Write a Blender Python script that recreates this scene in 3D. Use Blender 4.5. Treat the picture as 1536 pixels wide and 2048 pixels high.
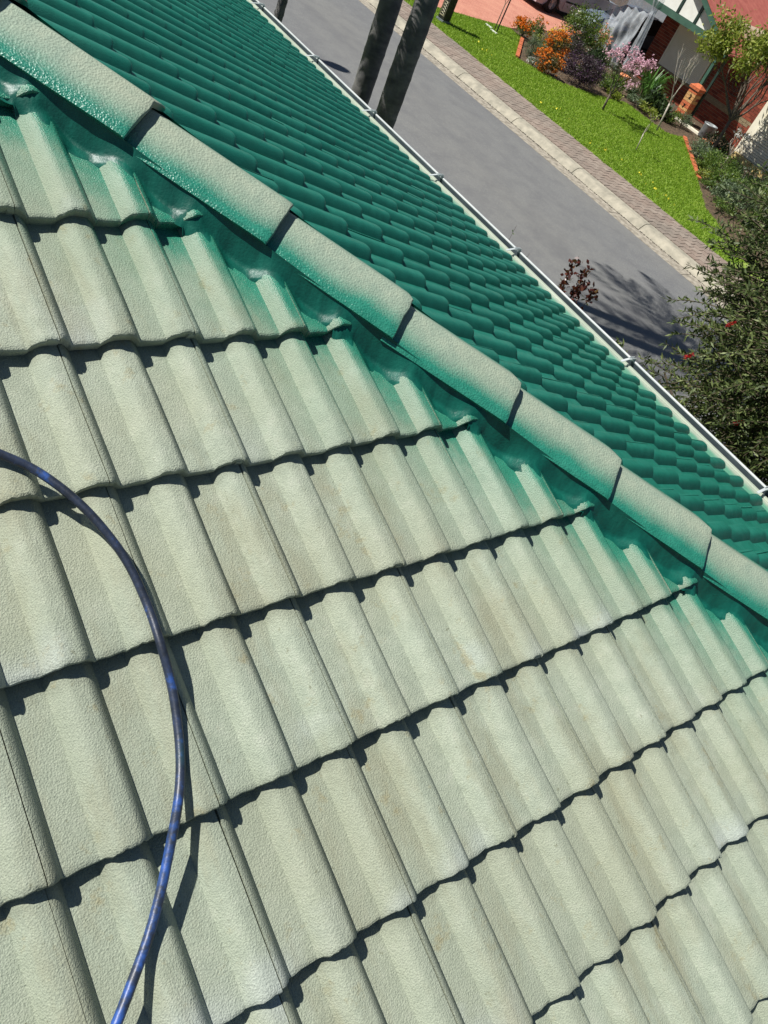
import bpy, bmesh, math, random
import numpy as np
from mathutils import Vector, Matrix

for o in list(bpy.data.objects):
    bpy.data.objects.remove(o, do_unlink=True)
scene = bpy.context.scene
COL = scene.collection
R_ = math.radians
random.seed(7)
rng = np.random.default_rng(11)
GZ = 3.9                                   # street level is z = 0; the roof maths below is relative to a point 3.9 m up

# ------------------------------------------------------------------ camera
YAW, PITCH, ROLL, FPX = 0.62149331, -0.71380907, 0.50234640, 1563.6077
CAM = Vector((2.0590466, -1.0103652, 0.7795079 + GZ))
_h = Vector((-math.sin(YAW), math.cos(YAW), 0)); _r0 = Vector((math.cos(YAW), math.sin(YAW), 0))
_f = _h * math.cos(PITCH) + Vector((0, 0, math.sin(PITCH))); _u0 = _r0.cross(_f)
_r = _r0 * math.cos(ROLL) + _u0 * math.sin(ROLL); _u = -_r0 * math.sin(ROLL) + _u0 * math.cos(ROLL)
cd = bpy.data.cameras.new('camera'); cam = bpy.data.objects.new('camera', cd); COL.objects.link(cam)
cd.sensor_fit = 'VERTICAL'; cd.sensor_height = 36.0; cd.lens = FPX * 36.0 / 2048.0
cd.clip_start = 0.05; cd.clip_end = 2000
cam.matrix_world = Matrix(((_r.x, _u.x, -_f.x, CAM.x), (_r.y, _u.y, -_f.y, CAM.y), (_r.z, _u.z, -_f.z, CAM.z), (0, 0, 0, 1)))
scene.camera = cam
scene.render.resolution_x, scene.render.resolution_y = 768, 1024

# ------------------------------------------------------------------ light
SUN = Vector((0.48, 0.62, -1.0)).normalized()
world = bpy.data.worlds.new('World'); scene.world = world; world.use_nodes = True
wn = world.node_tree; wn.nodes.clear()
sky = wn.nodes.new('ShaderNodeTexSky'); sky.sky_type = 'NISHITA'; sky.sun_disc = False; sky.air_density = 0.8; sky.dust_density = 0.3; sky.ozone_density = 2.5
sky.sun_elevation = math.asin(-SUN.z); sky.sun_rotation = math.atan2(-SUN.x, -SUN.y)
bg = wn.nodes.new('ShaderNodeBackground'); bg.inputs[1].default_value = 0.05
wo = wn.nodes.new('ShaderNodeOutputWorld')
wn.links.new(sky.outputs[0], bg.inputs[0]); wn.links.new(bg.outputs[0], wo.inputs[0])
sl = bpy.data.lights.new('sun', 'SUN'); sl.energy = 5.0; sl.angle = R_(0.53); sl.color = (1.0, 0.97, 0.915)
so = bpy.data.objects.new('sun', sl); COL.objects.link(so); so.rotation_euler = SUN.to_track_quat('-Z', 'Y').to_euler()
scene.view_settings.view_transform = 'Standard'; scene.view_settings.look = 'None'
scene.view_settings.exposure = 0.36; scene.view_settings.gamma = 1.0
scene.render.engine = 'CYCLES'
scene.cycles.diffuse_bounces = 2; scene.cycles.max_bounces = 6

# ------------------------------------------------------------------ helpers
def tag(o, label=None, cat=None, group=None, kind=None):
    if label: o['label'] = label
    if cat: o['category'] = cat
    if group: o['group'] = group
    if kind: o['kind'] = kind
    return o

def empty(name, loc=(0, 0, 0), rz=0.0, **kw):
    o = bpy.data.objects.new(name, None); COL.objects.link(o); o.location = loc; o.rotation_euler = (0, 0, rz)
    o.empty_display_size = 0.1
    return tag(o, **kw)

class MB:
    def __init__(s): s.v = []; s.f = []
    def add(s, vs, fs):
        b = len(s.v); s.v += [tuple(x) for x in vs]; s.f += [tuple(b + i for i in f) for f in fs]; return s
    def box(s, x0, x1, y0, y1, z0, z1):
        return s.add([(x0, y0, z0), (x1, y0, z0), (x1, y1, z0), (x0, y1, z0), (x0, y0, z1), (x1, y0, z1), (x1, y1, z1), (x0, y1, z1)],
                     [(0, 3, 2, 1), (4, 5, 6, 7), (0, 1, 5, 4), (1, 2, 6, 5), (2, 3, 7, 6), (3, 0, 4, 7)])
    def tube(s, pts, rad, n=8, cap=True):
        pts = [Vector(p) for p in pts]; m = len(pts); rs = rad if hasattr(rad, '__len__') else [rad] * m
        b = len(s.v); prev = None
        for i, p in enumerate(pts):
            d = (pts[min(i + 1, m - 1)] - pts[max(i - 1, 0)]); d = d.normalized() if d.length > 1e-9 else Vector((0, 0, 1))
            if prev is None: a = d.cross(Vector((0, 0, 1)) if abs(d.z) < .9 else Vector((1, 0, 0))).normalized()
            else:
                a = prev - d * prev.dot(d); a = a.normalized() if a.length > 1e-6 else d.orthogonal().normalized()
            prev = a; c = d.cross(a)
            for k in range(n):
                t = 2 * math.pi * k / n; s.v.append(tuple(p + (a * math.cos(t) + c * math.sin(t)) * rs[i]))
        for i in range(m - 1):
            for k in range(n):
                k2 = (k + 1) % n; s.f.append((b + i * n + k, b + i * n + k2, b + (i + 1) * n + k2, b + (i + 1) * n + k))
        if cap: s.f.append(tuple(b + k for k in reversed(range(n)))); s.f.append(tuple(b + (m - 1) * n + k for k in range(n)))
        return s
    def lathe(s, prof, n=20, c=(0, 0, 0)):
        b = len(s.v); m = len(prof)
        for r, z in prof:
            for k in range(n):
                t = 2 * math.pi * k / n; s.v.append((c[0] + r * math.cos(t), c[1] + r * math.sin(t), c[2] + z))
        for i in range(m - 1):
            for k in range(n):
                k2 = (k + 1) % n; s.f.append((b + i * n + k, b + i * n + k2, b + (i + 1) * n + k2, b + (i + 1) * n + k))
        return s
    def prism(s, poly, z0, z1):
        n = len(poly)
        return s.add([(x, y, z0) for x, y in poly] + [(x, y, z1) for x, y in poly],
                     [tuple(reversed(range(n))), tuple(range(n, 2 * n))] + [(i, (i + 1) % n, n + (i + 1) % n, n + i) for i in range(n)])
    def mesh(s, name, mat, smooth=False):
        me = bpy.data.meshes.new(name); me.from_pydata(s.v, [], s.f); me.update()
        if mat: me.materials.append(mat)
        if smooth: me.polygons.foreach_set('use_smooth', [True] * len(me.polygons))
        return me
    def build(s, name, mat, parent=None, smooth=False, **kw):
        return link(name, s.mesh(name, mat, smooth), parent, **kw)

def link(name, me, parent=None, mw=None, **kw):
    o = bpy.data.objects.new(name, me); COL.objects.link(o)
    if parent is not None: o.parent = parent
    if mw is not None:
        o.matrix_local = mw
    return tag(o, **kw)

def np_mesh(name, V, F, mat, smooth=False):
    """V (n,3) array, F (m,k) int array with constant k"""
    me = bpy.data.meshes.new(name); V = np.asarray(V, np.float32); F = np.asarray(F, np.int32); k = F.shape[1]
    me.vertices.add(len(V)); me.vertices.foreach_set('co', V.ravel())
    me.loops.add(F.size); me.loops.foreach_set('vertex_index', F.ravel())
    me.polygons.add(len(F)); me.polygons.foreach_set('loop_start', np.arange(0, F.size, k, dtype=np.int32))
    me.polygons.foreach_set('loop_total', np.full(len(F), k, np.int32))
    me.update(calc_edges=True); me.validate()
    if mat: me.materials.append(mat)
    if smooth: me.polygons.foreach_set('use_smooth', [True] * len(me.polygons))
    return me

# ------------------------------------------------------------------ materials
def S(c):       # sRGB 0-255 -> linear
    return tuple(((x / 255) / 12.92 if x / 255 <= .04045 else ((x / 255 + .055) / 1.055) ** 2.4) for x in c) + (1,)

class N:
    def __init__(s, name):
        s.m = bpy.data.materials.new(name); s.m.use_nodes = True; s.t = s.m.node_tree; s.t.nodes.clear()
        s.out = s.t.nodes.new('ShaderNodeOutputMaterial'); s.p = s.t.nodes.new('ShaderNodeBsdfPrincipled')
        s.t.links.new(s.p.outputs[0], s.out.inputs[0])
    def n(s, typ, **kw):
        x = s.t.nodes.new(typ)
        for k, v in kw.items():
            setattr(x, k, v)
        return x
    def l(s, a, b): s.t.links.new(a, b)
    def pos(s):
        if not hasattr(s, '_pos'): s._pos = s.n('ShaderNodeNewGeometry')
        return s._pos.outputs['Position']
    def geo(s): s.pos(); return s._pos
    def noise(s, scale, detail=3, rough=.55, vec=None, sc=None):
        x = s.n('ShaderNodeTexNoise'); x.inputs['Scale'].default_value = scale; x.inputs['Detail'].default_value = detail
        x.inputs['Roughness'].default_value = rough
        v = vec or s.pos()
        if sc:
            mp = s.n('ShaderNodeVectorMath', operation='MULTIPLY'); s.l(v, mp.inputs[0]); mp.inputs[1].default_value = sc; v = mp.outputs[0]
        s.l(v, x.inputs['Vector']); return x.outputs['Fac']
    def ramp(s, fac, stops, interp='LINEAR'):
        r = s.n('ShaderNodeValToRGB'); r.color_ramp.interpolation = interp; e = r.color_ramp.elements
        while len(e) < len(stops): e.new(.5)
        for i, (p, c) in enumerate(stops):
            e[i].position = p; e[i].color = c if hasattr(c, '__len__') else (c, c, c, 1)
        s.l(fac, r.inputs[0]); return r.outputs[0]
    def math(s, op, a, b=None, c=None, clamp=False):
        x = s.n('ShaderNodeMath', operation=op); x.use_clamp = clamp
        for i, v in enumerate((a, b, c)):
            if v is None: continue
            if isinstance(v, (int, float)): x.inputs[i].default_value = v
            else: s.l(v, x.inputs[i])
        return x.outputs[0]
    def mix(s, fac, a, b, typ='MIX'):
        x = s.n('ShaderNodeMix', data_type='RGBA', blend_type=typ)
        for i, v in ((0, fac), (6, a), (7, b)):
            if isinstance(v, (int, float)): x.inputs[i].default_value = v
            elif isinstance(v, tuple): x.inputs[i].default_value = v
            else: s.l(v, x.inputs[i])
        return x.outputs[2]
    def dot(s, v, d):
        x = s.n('ShaderNodeVectorMath', operation='DOT_PRODUCT'); s.l(v, x.inputs[0]); x.inputs[1].default_value = d; return x.outputs['Value']
    def bump(s, h, strength=.5, dist=.01, prev=None):
        b = s.n('ShaderNodeBump'); b.inputs['Strength'].default_value = strength; b.inputs['Distance'].default_value = dist
        s.l(h, b.inputs['Height'])
        if prev is not None: s.l(prev, b.inputs['Normal'])
        return b.outputs[0]
    def set(s, **kw):
        for k, v in kw.items():
            i = s.p.inputs[k.replace('_', ' ')]
            if isinstance(v, (int, float, tuple)): i.default_value = v
            else: s.l(v, i)
        return s

def simple(name, c1, c2=None, rough=.7, scale=8, bump=0, bscale=60, bdist=.004, metal=0, lo=.35, hi=.65):
    m = N(name); c2 = c2 or c1
    m.set(Base_Color=m.ramp(m.noise(scale, 4), [(lo, c1), (hi, c2)]), Roughness=rough, Metallic=metal)
    if bump: m.set(Normal=m.bump(m.noise(bscale, 3), bump, bdist))
    return m.m

# roof frame ------------------------------------------------------------------
TH = 0.34182243; TT = math.tan(TH); GA = 0.3241064; GC = GA * math.cos(TH)
X0, Y0 = 0.1417864, -0.4707628                  # first course / first seam of the cream face
OFF = 0.275                                     # hip stands over x - y = OFF
GD = -TT * OFF                                  # green face: z = -TT*y + GD
GX0, GY0 = 1.1941902 + 0.098, 3.4525482
RH, HS = 0.031, 0.030                           # roll height, course step
SQ = math.sqrt(.5)

GREEN = S((22, 112, 92)); GREEN_D = S((8, 92, 74)); CREAM1 = S((190, 192, 160)); CREAM2 = S((206, 206, 180))

def tile_material(name, fresh):
    m = N(name); pos = m.pos(); geo = m.geo()
    fine = m.noise(380, 2, .7); mid = m.noise(26, 4, .6); big = m.noise(3.1, 3, .5)
    vor = m.n('ShaderNodeTexVoronoi'); vor.inputs['Scale'].default_value = 270; m.l(pos, vor.inputs['Vector'])
    grain = m.math('ADD', m.math('MULTIPLY', fine, .8), m.math('MULTIPLY', vor.outputs['Distance'], .55))
    if fresh:      # green face, evenly painted and dry
        col = m.ramp(mid, [(.3, S((24, 105, 88))), (.7, S((36, 124, 105)))])
        col = m.mix(m.ramp(big, [(.35, 0), (.7, .35)]), col, S((38, 116, 100)))
        thin = m.ramp(m.noise(70, 3, .7), [(.62, 0), (.74, .35)])
        col = m.mix(thin, col, S((60, 134, 116)))
        oi = m.n('ShaderNodeObjectInfo'); col = m.mix(m.ramp(oi.outputs['Random'], [(0, 0), (1, .35)]), col, S((20, 94, 79)))
        m.set(Base_Color=col, Roughness=m.ramp(m.noise(9, 3), [(.35, .38), (.7, .62)]))
        m.p.inputs['Specular IOR Level'].default_value = .4
        m.set(Normal=m.bump(grain, .5, .0022))
        return m.m
    d = m.math('MULTIPLY', m.math('SUBTRACT', m.dot(pos, (1, -1, 0)), OFF), SQ)      # plan distance from the hip
    ny = m.dot(geo.outputs['True Normal'], (0, 1, 0))
    body = m.ramp(mid, [(.25, S((146, 156, 139))), (.55, S((160, 169, 151))), (.8, S((173, 179, 163)))])
    body = m.mix(m.ramp(big, [(.42, 0), (.68, .55)]), body, S((152, 155, 131)))
    oi = m.n('ShaderNodeObjectInfo'); body = m.mix(m.ramp(oi.outputs['Random'], [(0, 0), (1, .45)]), body, S((146, 150, 130)))
    body = m.mix(m.ramp(m.noise(1.3, 2), [(.45, 0), (.75, .4)]), body, S((138, 150, 133)))
    tc = m.n('ShaderNodeTexCoord'); sx = m.n('ShaderNodeSeparateXYZ'); m.l(tc.outputs['Object'], sx.inputs[0])
    front = m.ramp(m.math('ADD', m.math('ADD', sx.outputs['X'], .5), m.math('MULTIPLY', m.math('SUBTRACT', m.noise(16, 3), .5), .12)), [(.40, 0), (.47, 1)])
    bloom = m.math('MULTIPLY', front, m.ramp(m.noise(2.7, 2), [(.56, 0), (.68, .6)]))       # pale salt bloom on some lower tile ends
    body = m.mix(bloom, body, S((182, 190, 187)))
    stain = m.ramp(m.noise(4.3, 5, .65, sc=(.45, 1.6, 1)), [(.52, 0), (.70, .5)])
    body = m.mix(stain, body, S((134, 130, 104)))
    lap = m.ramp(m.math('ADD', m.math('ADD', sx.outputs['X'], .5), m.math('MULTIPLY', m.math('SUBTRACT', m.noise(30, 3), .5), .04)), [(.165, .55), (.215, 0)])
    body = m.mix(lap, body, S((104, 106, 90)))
    spots = m.ramp(m.noise(11, 5, .72), [(.60, 0), (.70, .6)])                       # lichen and dirt specks
    body = m.mix(m.math('MULTIPLY', spots, .8), body, S((140, 128, 88)))
    pits = m.ramp(m.noise(75, 2, .5), [(.70, 0), (.76, 1)])
    body = m.mix(m.math('MULTIPLY', pits, .5), body, S((110, 112, 88)))
    body = m.mix(1.0, body, m.ramp(fine, [(.30, (.80, .80, .80, 1)), (.68, (1.14, 1.14, 1.12, 1))]), 'MULTIPLY')   # sandy surface grit
    # overspray: strong beside the hip, drifting out along the flanks that face it
    drift = m.math('ADD', m.math('MULTIPLY', m.math('SUBTRACT', m.noise(5.5, 4, .6), .5), .20), m.math('MULTIPLY', m.math('SUBTRACT', m.noise(40, 3, .7), .5), .06))
    dd = m.math('ADD', m.math('SUBTRACT', d, m.math('MULTIPLY', ny, .16)), drift)
    mask = m.ramp(dd, [(.17, 1), (.22, .74), (.29, .27), (.40, .07), (.60, 0)])
    speck = m.math('ADD', mask, m.math('MULTIPLY', m.math('SUBTRACT', fine, .5), m.math('MULTIPLY', mask, 1.1)), None, True)
    green = m.ramp(mid, [(.3, S((20, 116, 94))), (.7, S((34, 134, 110)))])
    col = m.mix(speck, body, green)
    haze = m.ramp(m.math('ADD', d, m.math('MULTIPLY', drift, 2.0)), [(.2, .22), (.6, 0)])
    col = m.mix(haze, col, S((84, 138, 112)))
    m.set(Base_Color=col, Roughness=m.ramp(speck, [(0, .72), (.35, .42), (1, .22)]))
    m.p.inputs['Specular IOR Level'].default_value = .45
    m.set(Normal=m.bump(grain, .9, .0020))
    return m.m

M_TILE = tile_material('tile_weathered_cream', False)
M_TILEG = tile_material('tile_green_paint', True)

def cap_material():
    m = N('hip_cap_paint'); tc = m.n('ShaderNodeTexCoord'); ob = tc.outputs['Object']
    sx = m.n('ShaderNodeSeparateXYZ'); m.l(ob, sx.inputs[0])
    q = m.math('ABSOLUTE', sx.outputs['Y'])
    fine = m.noise(210, 2, .6); mid = m.noise(24, 4, .6)
    vor = m.n('ShaderNodeTexVoronoi'); vor.inputs['Scale'].default_value = 170; m.l(m.pos(), vor.inputs['Vector'])
    body = m.ramp(mid, [(.3, S((134, 152, 134))), (.7, S((156, 168, 147)))])
    body = m.mix(m.ramp(m.noise(2.2, 3), [(.45, 0), (.75, .4)]), body, S((158, 160, 136)))
    dr = m.math('ADD', m.math('MULTIPLY', m.math('SUBTRACT', m.noise(6, 4), .5), .06), m.math('MULTIPLY', m.math('SUBTRACT', fine, .5), .035))
    mask = m.ramp(m.math('ADD', q, dr), [(.030, 0), (.062, .22), (.088, .62), (.110, 1)])
    col = m.mix(mask, body, m.ramp(mid, [(.3, S((34, 116, 96))), (.7, S((52, 134, 112)))]))
    m.set(Base_Color=col, Roughness=m.ramp(mask, [(0, .75), (1, .3)]))
    h = m.math('ADD', m.math('MULTIPLY', fine, .8), m.math('MULTIPLY', vor.outputs['Distance'], .6))
    m.set(Normal=m.bump(h, .75, .0026)); return m.m
M_CAP = cap_material()

def bedding_material():
    m = N('bedding_wet_green_paint')
    streak = m.noise(30, 4, .6, sc=(1, 1, .12)); mid = m.noise(8, 3)
    col = m.ramp(streak, [(.3, S((8, 72, 62))), (.55, S((14, 90, 76))), (.8, S((26, 106, 90)))])
    m.set(Base_Color=col, Roughness=.42)
    m.p.inputs['Specular IOR Level'].default_value = .35
    m.set(Normal=m.bump(streak, .3, .004, m.bump(m.noise(150, 2), .4, .002))); return m.m
M_BED = bedding_material()

M_ASPHALT = None
def asphalt():
    m = N('asphalt'); f = m.noise(60, 4, .8); lane = m.noise(.35, 3, .5, sc=(.12, 1, 1)); mid = m.noise(2.3, 4)
    c = m.ramp(f, [(.22, S((66, 68, 70))), (.5, S((108, 109, 109))), (.80, S((158, 157, 152)))])
    c = m.mix(m.ramp(lane, [(.38, 0), (.62, .5)]), c, S((124, 123, 117)))
    c = m.mix(m.ramp(mid, [(.42, 0), (.7, .4)]), c, S((88, 88, 91)))
    c = m.mix(m.ramp(m.noise(13, 4, .7), [(.5, 0), (.72, .35)]), c, S((140, 138, 131)))
    c = m.mix(m.ramp(m.noise(.5, 4, .6, sc=(.25, 1.8, 1)), [(.52, 0), (.66, .35)]), c, S((92, 92, 94)))
    m.set(Base_Color=c, Roughness=.85, Normal=m.bump(f, .5, .006)); return m.m
M_ASPHALT = asphalt()
M_CONC = simple('kerb_concrete', S((140, 135, 120)), S((170, 163, 145)), .85, 6, .3, 80)
M_GUTTERC = simple('gutter_concrete', S((128, 120, 106)), S((172, 164, 148)), .85, 9, .3, 80)
M_PAVER = None
def paver():
    m = N('paver'); gi = m.n('ShaderNodeObjectInfo'); mid = m.noise(7, 4); isl = m.geo().outputs['Random Per Island']
    c = m.ramp(mid, [(.3, S((132, 118, 106))), (.7, S((160, 146, 132)))])
    c = m.mix(m.ramp(m.math('FRACT', m.math('ADD', gi.outputs['Random'], isl)), [(.2, 0), (1, .5)]), c, S((126, 106, 94)))
    c = m.mix(m.ramp(m.noise(.9, 3), [(.42, 0), (.68, .7)]), c, S((120, 112, 102)))
    m.set(Base_Color=c, Roughness=.9, Normal=m.bump(m.noise(90, 2), .3, .004)); return m.m
M_PAVER = paver()
M_SAND = simple('paving_sand', S((98, 82, 72)), S((120, 104, 92)), .95, 20)
M_DRIVE = None
def drive():
    m = N('driveway_red_paving'); br = m.n('ShaderNodeTexBrick'); br.inputs['Scale'].default_value = 4.2
    m.l(m.pos(), br.inputs['Vector']); br.inputs['Color1'].default_value = S((178, 112, 92)); br.inputs['Color2'].default_value = S((196, 134, 112))
    br.inputs['Mortar'].default_value = S((158, 104, 88)); br.inputs['Mortar Size'].default_value = .02
    c = m.mix(m.ramp(m.noise(1.6, 5, .6), [(.35, 0), (.7, .6)]), br.outputs['Color'], S((206, 148, 122)))
    m.set(Base_Color=c, Roughness=.85); return m.m
M_DRIVE = drive()
M_SOIL = simple('garden_soil', S((58, 46, 34)), S((104, 86, 64)), .95, 14, .6, 40, .02)
M_LAWN = simple('lawn_ground', S((104, 134, 38)), S((140, 158, 68)), .95, 5, .5, 60, .01)

def leafmat(name, stops, trans=.35, rough=.5, per='Random Per Island', scale=3.0):
    m = N(name); isl = m.geo().outputs['Random Per Island']
    f = m.math('ADD', m.math('MULTIPLY', isl, .7), m.math('MULTIPLY', m.noise(scale, 2), .3))
    c = m.ramp(f, stops)
    m.set(Base_Color=c, Roughness=rough)
    tr = m.n('ShaderNodeBsdfTranslucent'); m.l(c, tr.inputs[0])
    mx = m.n('ShaderNodeMixShader'); mx.inputs[0].default_value = trans
    m.l(m.p.outputs[0], mx.inputs[1]); m.l(tr.outputs[0], mx.inputs[2]); m.l(mx.outputs[0], m.out.inputs[0]); return m.m

M_GRASS = leafmat('grass', [(.1, S((112, 146, 32))), (.5, S((134, 168, 42))), (.9, S((166, 186, 76)))], .4, .6, scale=1.2)
M_BBLEAF = leafmat('bottlebrush_leaf', [(.05, S((44, 58, 28))), (.5, S((80, 96, 48))), (.85, S((124, 136, 80))), (1, S((160, 164, 110)))], .25, .58)
M_BARK = simple('bark', S((70, 60, 50)), S((118, 106, 92)), .9, 30, .6, 60, .01)
M_PALE_BARK = simple('pale_bark', S((150, 140, 124)), S((190, 182, 168)), .85, 22, .4, 50, .006)
M_PALM = None
def palmmat():
    m = N('palm_trunk'); f = m.noise(5, 4, .6, sc=(1, 1, 2.2)); g = m.noise(2.2, 4)
    c = m.ramp(f, [(.3, S((76, 76, 78))), (.7, S((124, 122, 120)))])
    c = m.mix(m.ramp(g, [(.45, 0), (.72, .5)]), c, S((64, 60, 58)))
    m.set(Base_Color=c, Roughness=.85, Normal=m.bump(m.noise(22, 4, .6), .4, .010)); return m.m
M_PALM = palmmat()
M_FROND = leafmat('palm_frond', [(.1, S((40, 70, 24))), (.9, S((88, 120, 48)))], .3)
M_BRICK = None
def brickmat():
    m = N('red_brick'); gi = m.n('ShaderNodeObjectInfo'); r = m.math('FRACT', m.math('ADD', gi.outputs['Random'], m.geo().outputs['Random Per Island']))
    c = m.ramp(r, [(0, S((104, 44, 30))), (.5, S((128, 58, 40))), (1, S((146, 74, 50)))])
    c = m.mix(m.ramp(m.noise(18, 4), [(.4, 0), (.75, .45)]), c, S((84, 36, 28)))
    m.set(Base_Color=c, Roughness=.9, Normal=m.bump(m.noise(70, 3), .3, .005)); return m.m
M_BRICK = brickmat()
M_BRICKTAN = simple('tan_brick', S((176, 128, 76)), S((206, 160, 104)), .9, 24, .3)
M_BRICKOR = simple('orange_brick', S((168, 84, 50)), S((198, 112, 70)), .9, 20, .3)
M_BRICKGR = simple('grey_tan_brick', S((120, 104, 80)), S((142, 126, 98)), .9, 24, .3)
M_MORTAR = simple('mortar', S((150, 132, 110)), S((176, 158, 134)), .95, 20)
M_SHUTTER = simple('roller_shutter', S((220, 214, 192)), S((228, 222, 204)), .5, 3)
M_TRIM = simple('green_trim', S((52, 84, 70)), S((64, 98, 82)), .45, 5)
M_TRIMD = simple('dark_green_trim', S((26, 48, 40)), S((34, 58, 50)), .45, 5)
M_WHITE = simple('white_panel', S((214, 214, 204)), S((226, 226, 218)), .7, 4)
M_REDROOF = simple('red_roof', S((160, 84, 72)), S((180, 104, 90)), .7, 5, .2, 30)
M_IVORY = simple('ivory_wall', S((222, 214, 190)), S((232, 226, 206)), .7, 4)
M_GREYMETAL = N('dark_grey_metal'); M_GREYMETAL.set(Base_Color=M_GREYMETAL.ramp(M_GREYMETAL.noise(6, 3), [(.3, S((72, 84, 90))), (.7, S((96, 108, 112)))]), Metallic=.5, Roughness=.35); M_GREYMETAL = M_GREYMETAL.m  # dark blue-grey metal tone for the inner gutter strip and the pole
def guttercream():
    m = N('gutter_cream_steel'); y = m.dot(m.pos(), (0, 1, 0))
    c = m.ramp(m.noise(5, 3), [(.3, S((158, 168, 150))), (.7, S((178, 186, 168)))])
    # paint mist that fell past the last course
    yy = m.math('DIVIDE', m.math('ADD', y, m.math('MULTIPLY', m.math('SUBTRACT', m.noise(7, 3, .6), .5), .09)), 4.0)
    ms = m.ramp(yy, [(3.455 / 4, .8), (3.515 / 4, 0)])
    c = m.mix(ms, c, S((60, 150, 120)))
    m.set(Base_Color=c, Roughness=.4); return m.m
M_GUTC = guttercream()
M_BLACK = simple('black_rubber', S((22, 22, 24)), S((34, 34, 36)), .8, 10)
M_PLAIN_DARK = simple('dark_void', S((20, 20, 20)), None, .9)

# ------------------------------------------------------------------ ground, road, kerb, path, lawn
def sheet(name, poly, z, mat, kind='structure'):
    b = MB(); b.add([(x, y, z) for x, y in poly], [tuple(range(len(poly)))]); return b.build(name, mat, kind=kind)

sheet('ground', [(-300, -300), (300, -300), (300, 300), (-300, 300)], -0.03, M_SOIL)
sheet('road', [(-120, 6.6), (120, 6.6), (120, 13.30), (-120, 13.30)], 0.0, M_ASPHALT)
# near verge, hidden behind the eave
b = MB(); b.box(-120, 120, 3.0, 6.55, -.02, .10); b.build('near_verge', M_LAWN, kind='structure')

kerb = empty('kerb', (0, 0, 0), kind='structure')
prof = [(13.28, -.04), (13.28, .004), (13.60, -.012), (13.66, .0), (13.78, .10), (13.84, .125), (14.02, .13), (14.02, -.04)]
def kerb_seg(x0, x1, part):
    b = MB()
    if part == 'gutter': pr = [(13.28, -.05), (13.28, .006), (13.60, -.004), (13.655, .0), (13.655, -.05)]
    else: pr = [(13.66, -.05), (13.66, .004), (13.70, .05), (13.77, .108), (13.83, .128), (13.97, .134), (13.99, .12), (13.99, -.05)]
    n = len(pr)
    b.add([(x0, y, z) for y, z in pr] + [(x1, y, z) for y, z in pr],
          [(i, (i + 1) % n, n + (i + 1) % n, n + i) for i in range(n)] + [tuple(reversed(range(n))), tuple(range(n, 2 * n))])
    return b
JX = -8.42; SPAN = 2.13
i0 = -14
for i in range(-14, 6):
    xa = JX + i * SPAN + .008; xb = JX + (i + 1) * SPAN - .008
    if i >= 1 and xa > -6.3 + .1: pass
    kerb_seg(xa, xb, 'kerb').build('kerb_segment', M_CONC, kerb)
    kerb_seg(xa - .6, xb - .6, 'gutter').build('gutter_segment', M_GUTTERC, kerb)

b = MB(); b.box(-120, 120, 14.4, 60, -.05, .095); b.build('far_ground', M_SOIL, kind='structure')
LAWN = [(-17.7, 15.25), (-17.6, 17.2), (-17.62, 19.9), (-16.9, 19.8), (-14.8, 17.65), (-14.5, 17.95), (-13.65, 18.45), (-13.3, 19.7), (-13.26, 21.15), (-12.4, 21.15), (-11.5, 21.15), (-11.42, 21.96), (-9.0, 19.42), (-7.2, 17.4), (-5.5, 16.6), (-3.0, 16.6), (-3.0, 15.25)]
# straight lawn edge towards the path, slightly ragged
LAWN_POLY = LAWN[1:-1] + [(-3.0, 15.22)] + [(x, 15.22 + .05 * math.sin(x * 5.1) + .03 * math.sin(x * 13)) for x in np.arange(-3.1, -17.7, -.12)]
b = MB(); b.add([(x, y, .116) for x, y in LAWN_POLY], [tuple(range(len(LAWN_POLY)))]); b.build('lawn', M_LAWN, kind='structure')
sheet('driveway', [(-34, 14.2), (-17.75, 15.2), (-17.64, 17.2), (-17.66, 19.95), (-18.6, 22.2), (-19.0, 26.2), (-34, 26.2)], .120, M_DRIVE)

def inside(px, py, poly):
    c = np.zeros(len(px), bool); n = len(poly)
    for i in range(n):
        x1, y1 = poly[i]; x2, y2 = poly[(i + 1) % n]
        if y1 == y2: continue
        c ^= ((y1 > py) != (y2 > py)) & (px < (x2 - x1) * (py - y1) / (y2 - y1) + x1)
    return c

def blades(px, py, z0, hmin, hmax, w, lean=.6):
    n = len(px); a = rng.uniform(0, 2 * np.pi, n); h = rng.uniform(hmin, hmax, n); la = rng.uniform(0, 2 * np.pi, n); ll = rng.uniform(0, lean, n) * h
    ca, sa = np.cos(a) * w / 2, np.sin(a) * w / 2
    V = np.empty((n, 3, 3)); V[:, 0] = np.c_[px - ca, py - sa, np.full(n, z0)]; V[:, 1] = np.c_[px + ca, py + sa, np.full(n, z0)]
    V[:, 2] = np.c_[px + np.cos(la) * ll, py + np.sin(la) * ll, z0 + h]
    return V.reshape(-1, 3), np.arange(3 * n).reshape(-1, 3)
gx = rng.uniform(-17.7, -5.0, 150000); gy = rng.uniform(15.1, 22.0, 150000); k = inside(gx, gy, LAWN_POLY)
gx, gy = gx[k], gy[k]
V, F = blades(gx, gy, .115, .02, .055, .024)
link('lawn_grass', np_mesh('lawn_grass', V, F, M_GRASS), label='short bright green grass of the lawn across the road', cat='grass', kind='stuff')
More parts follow.
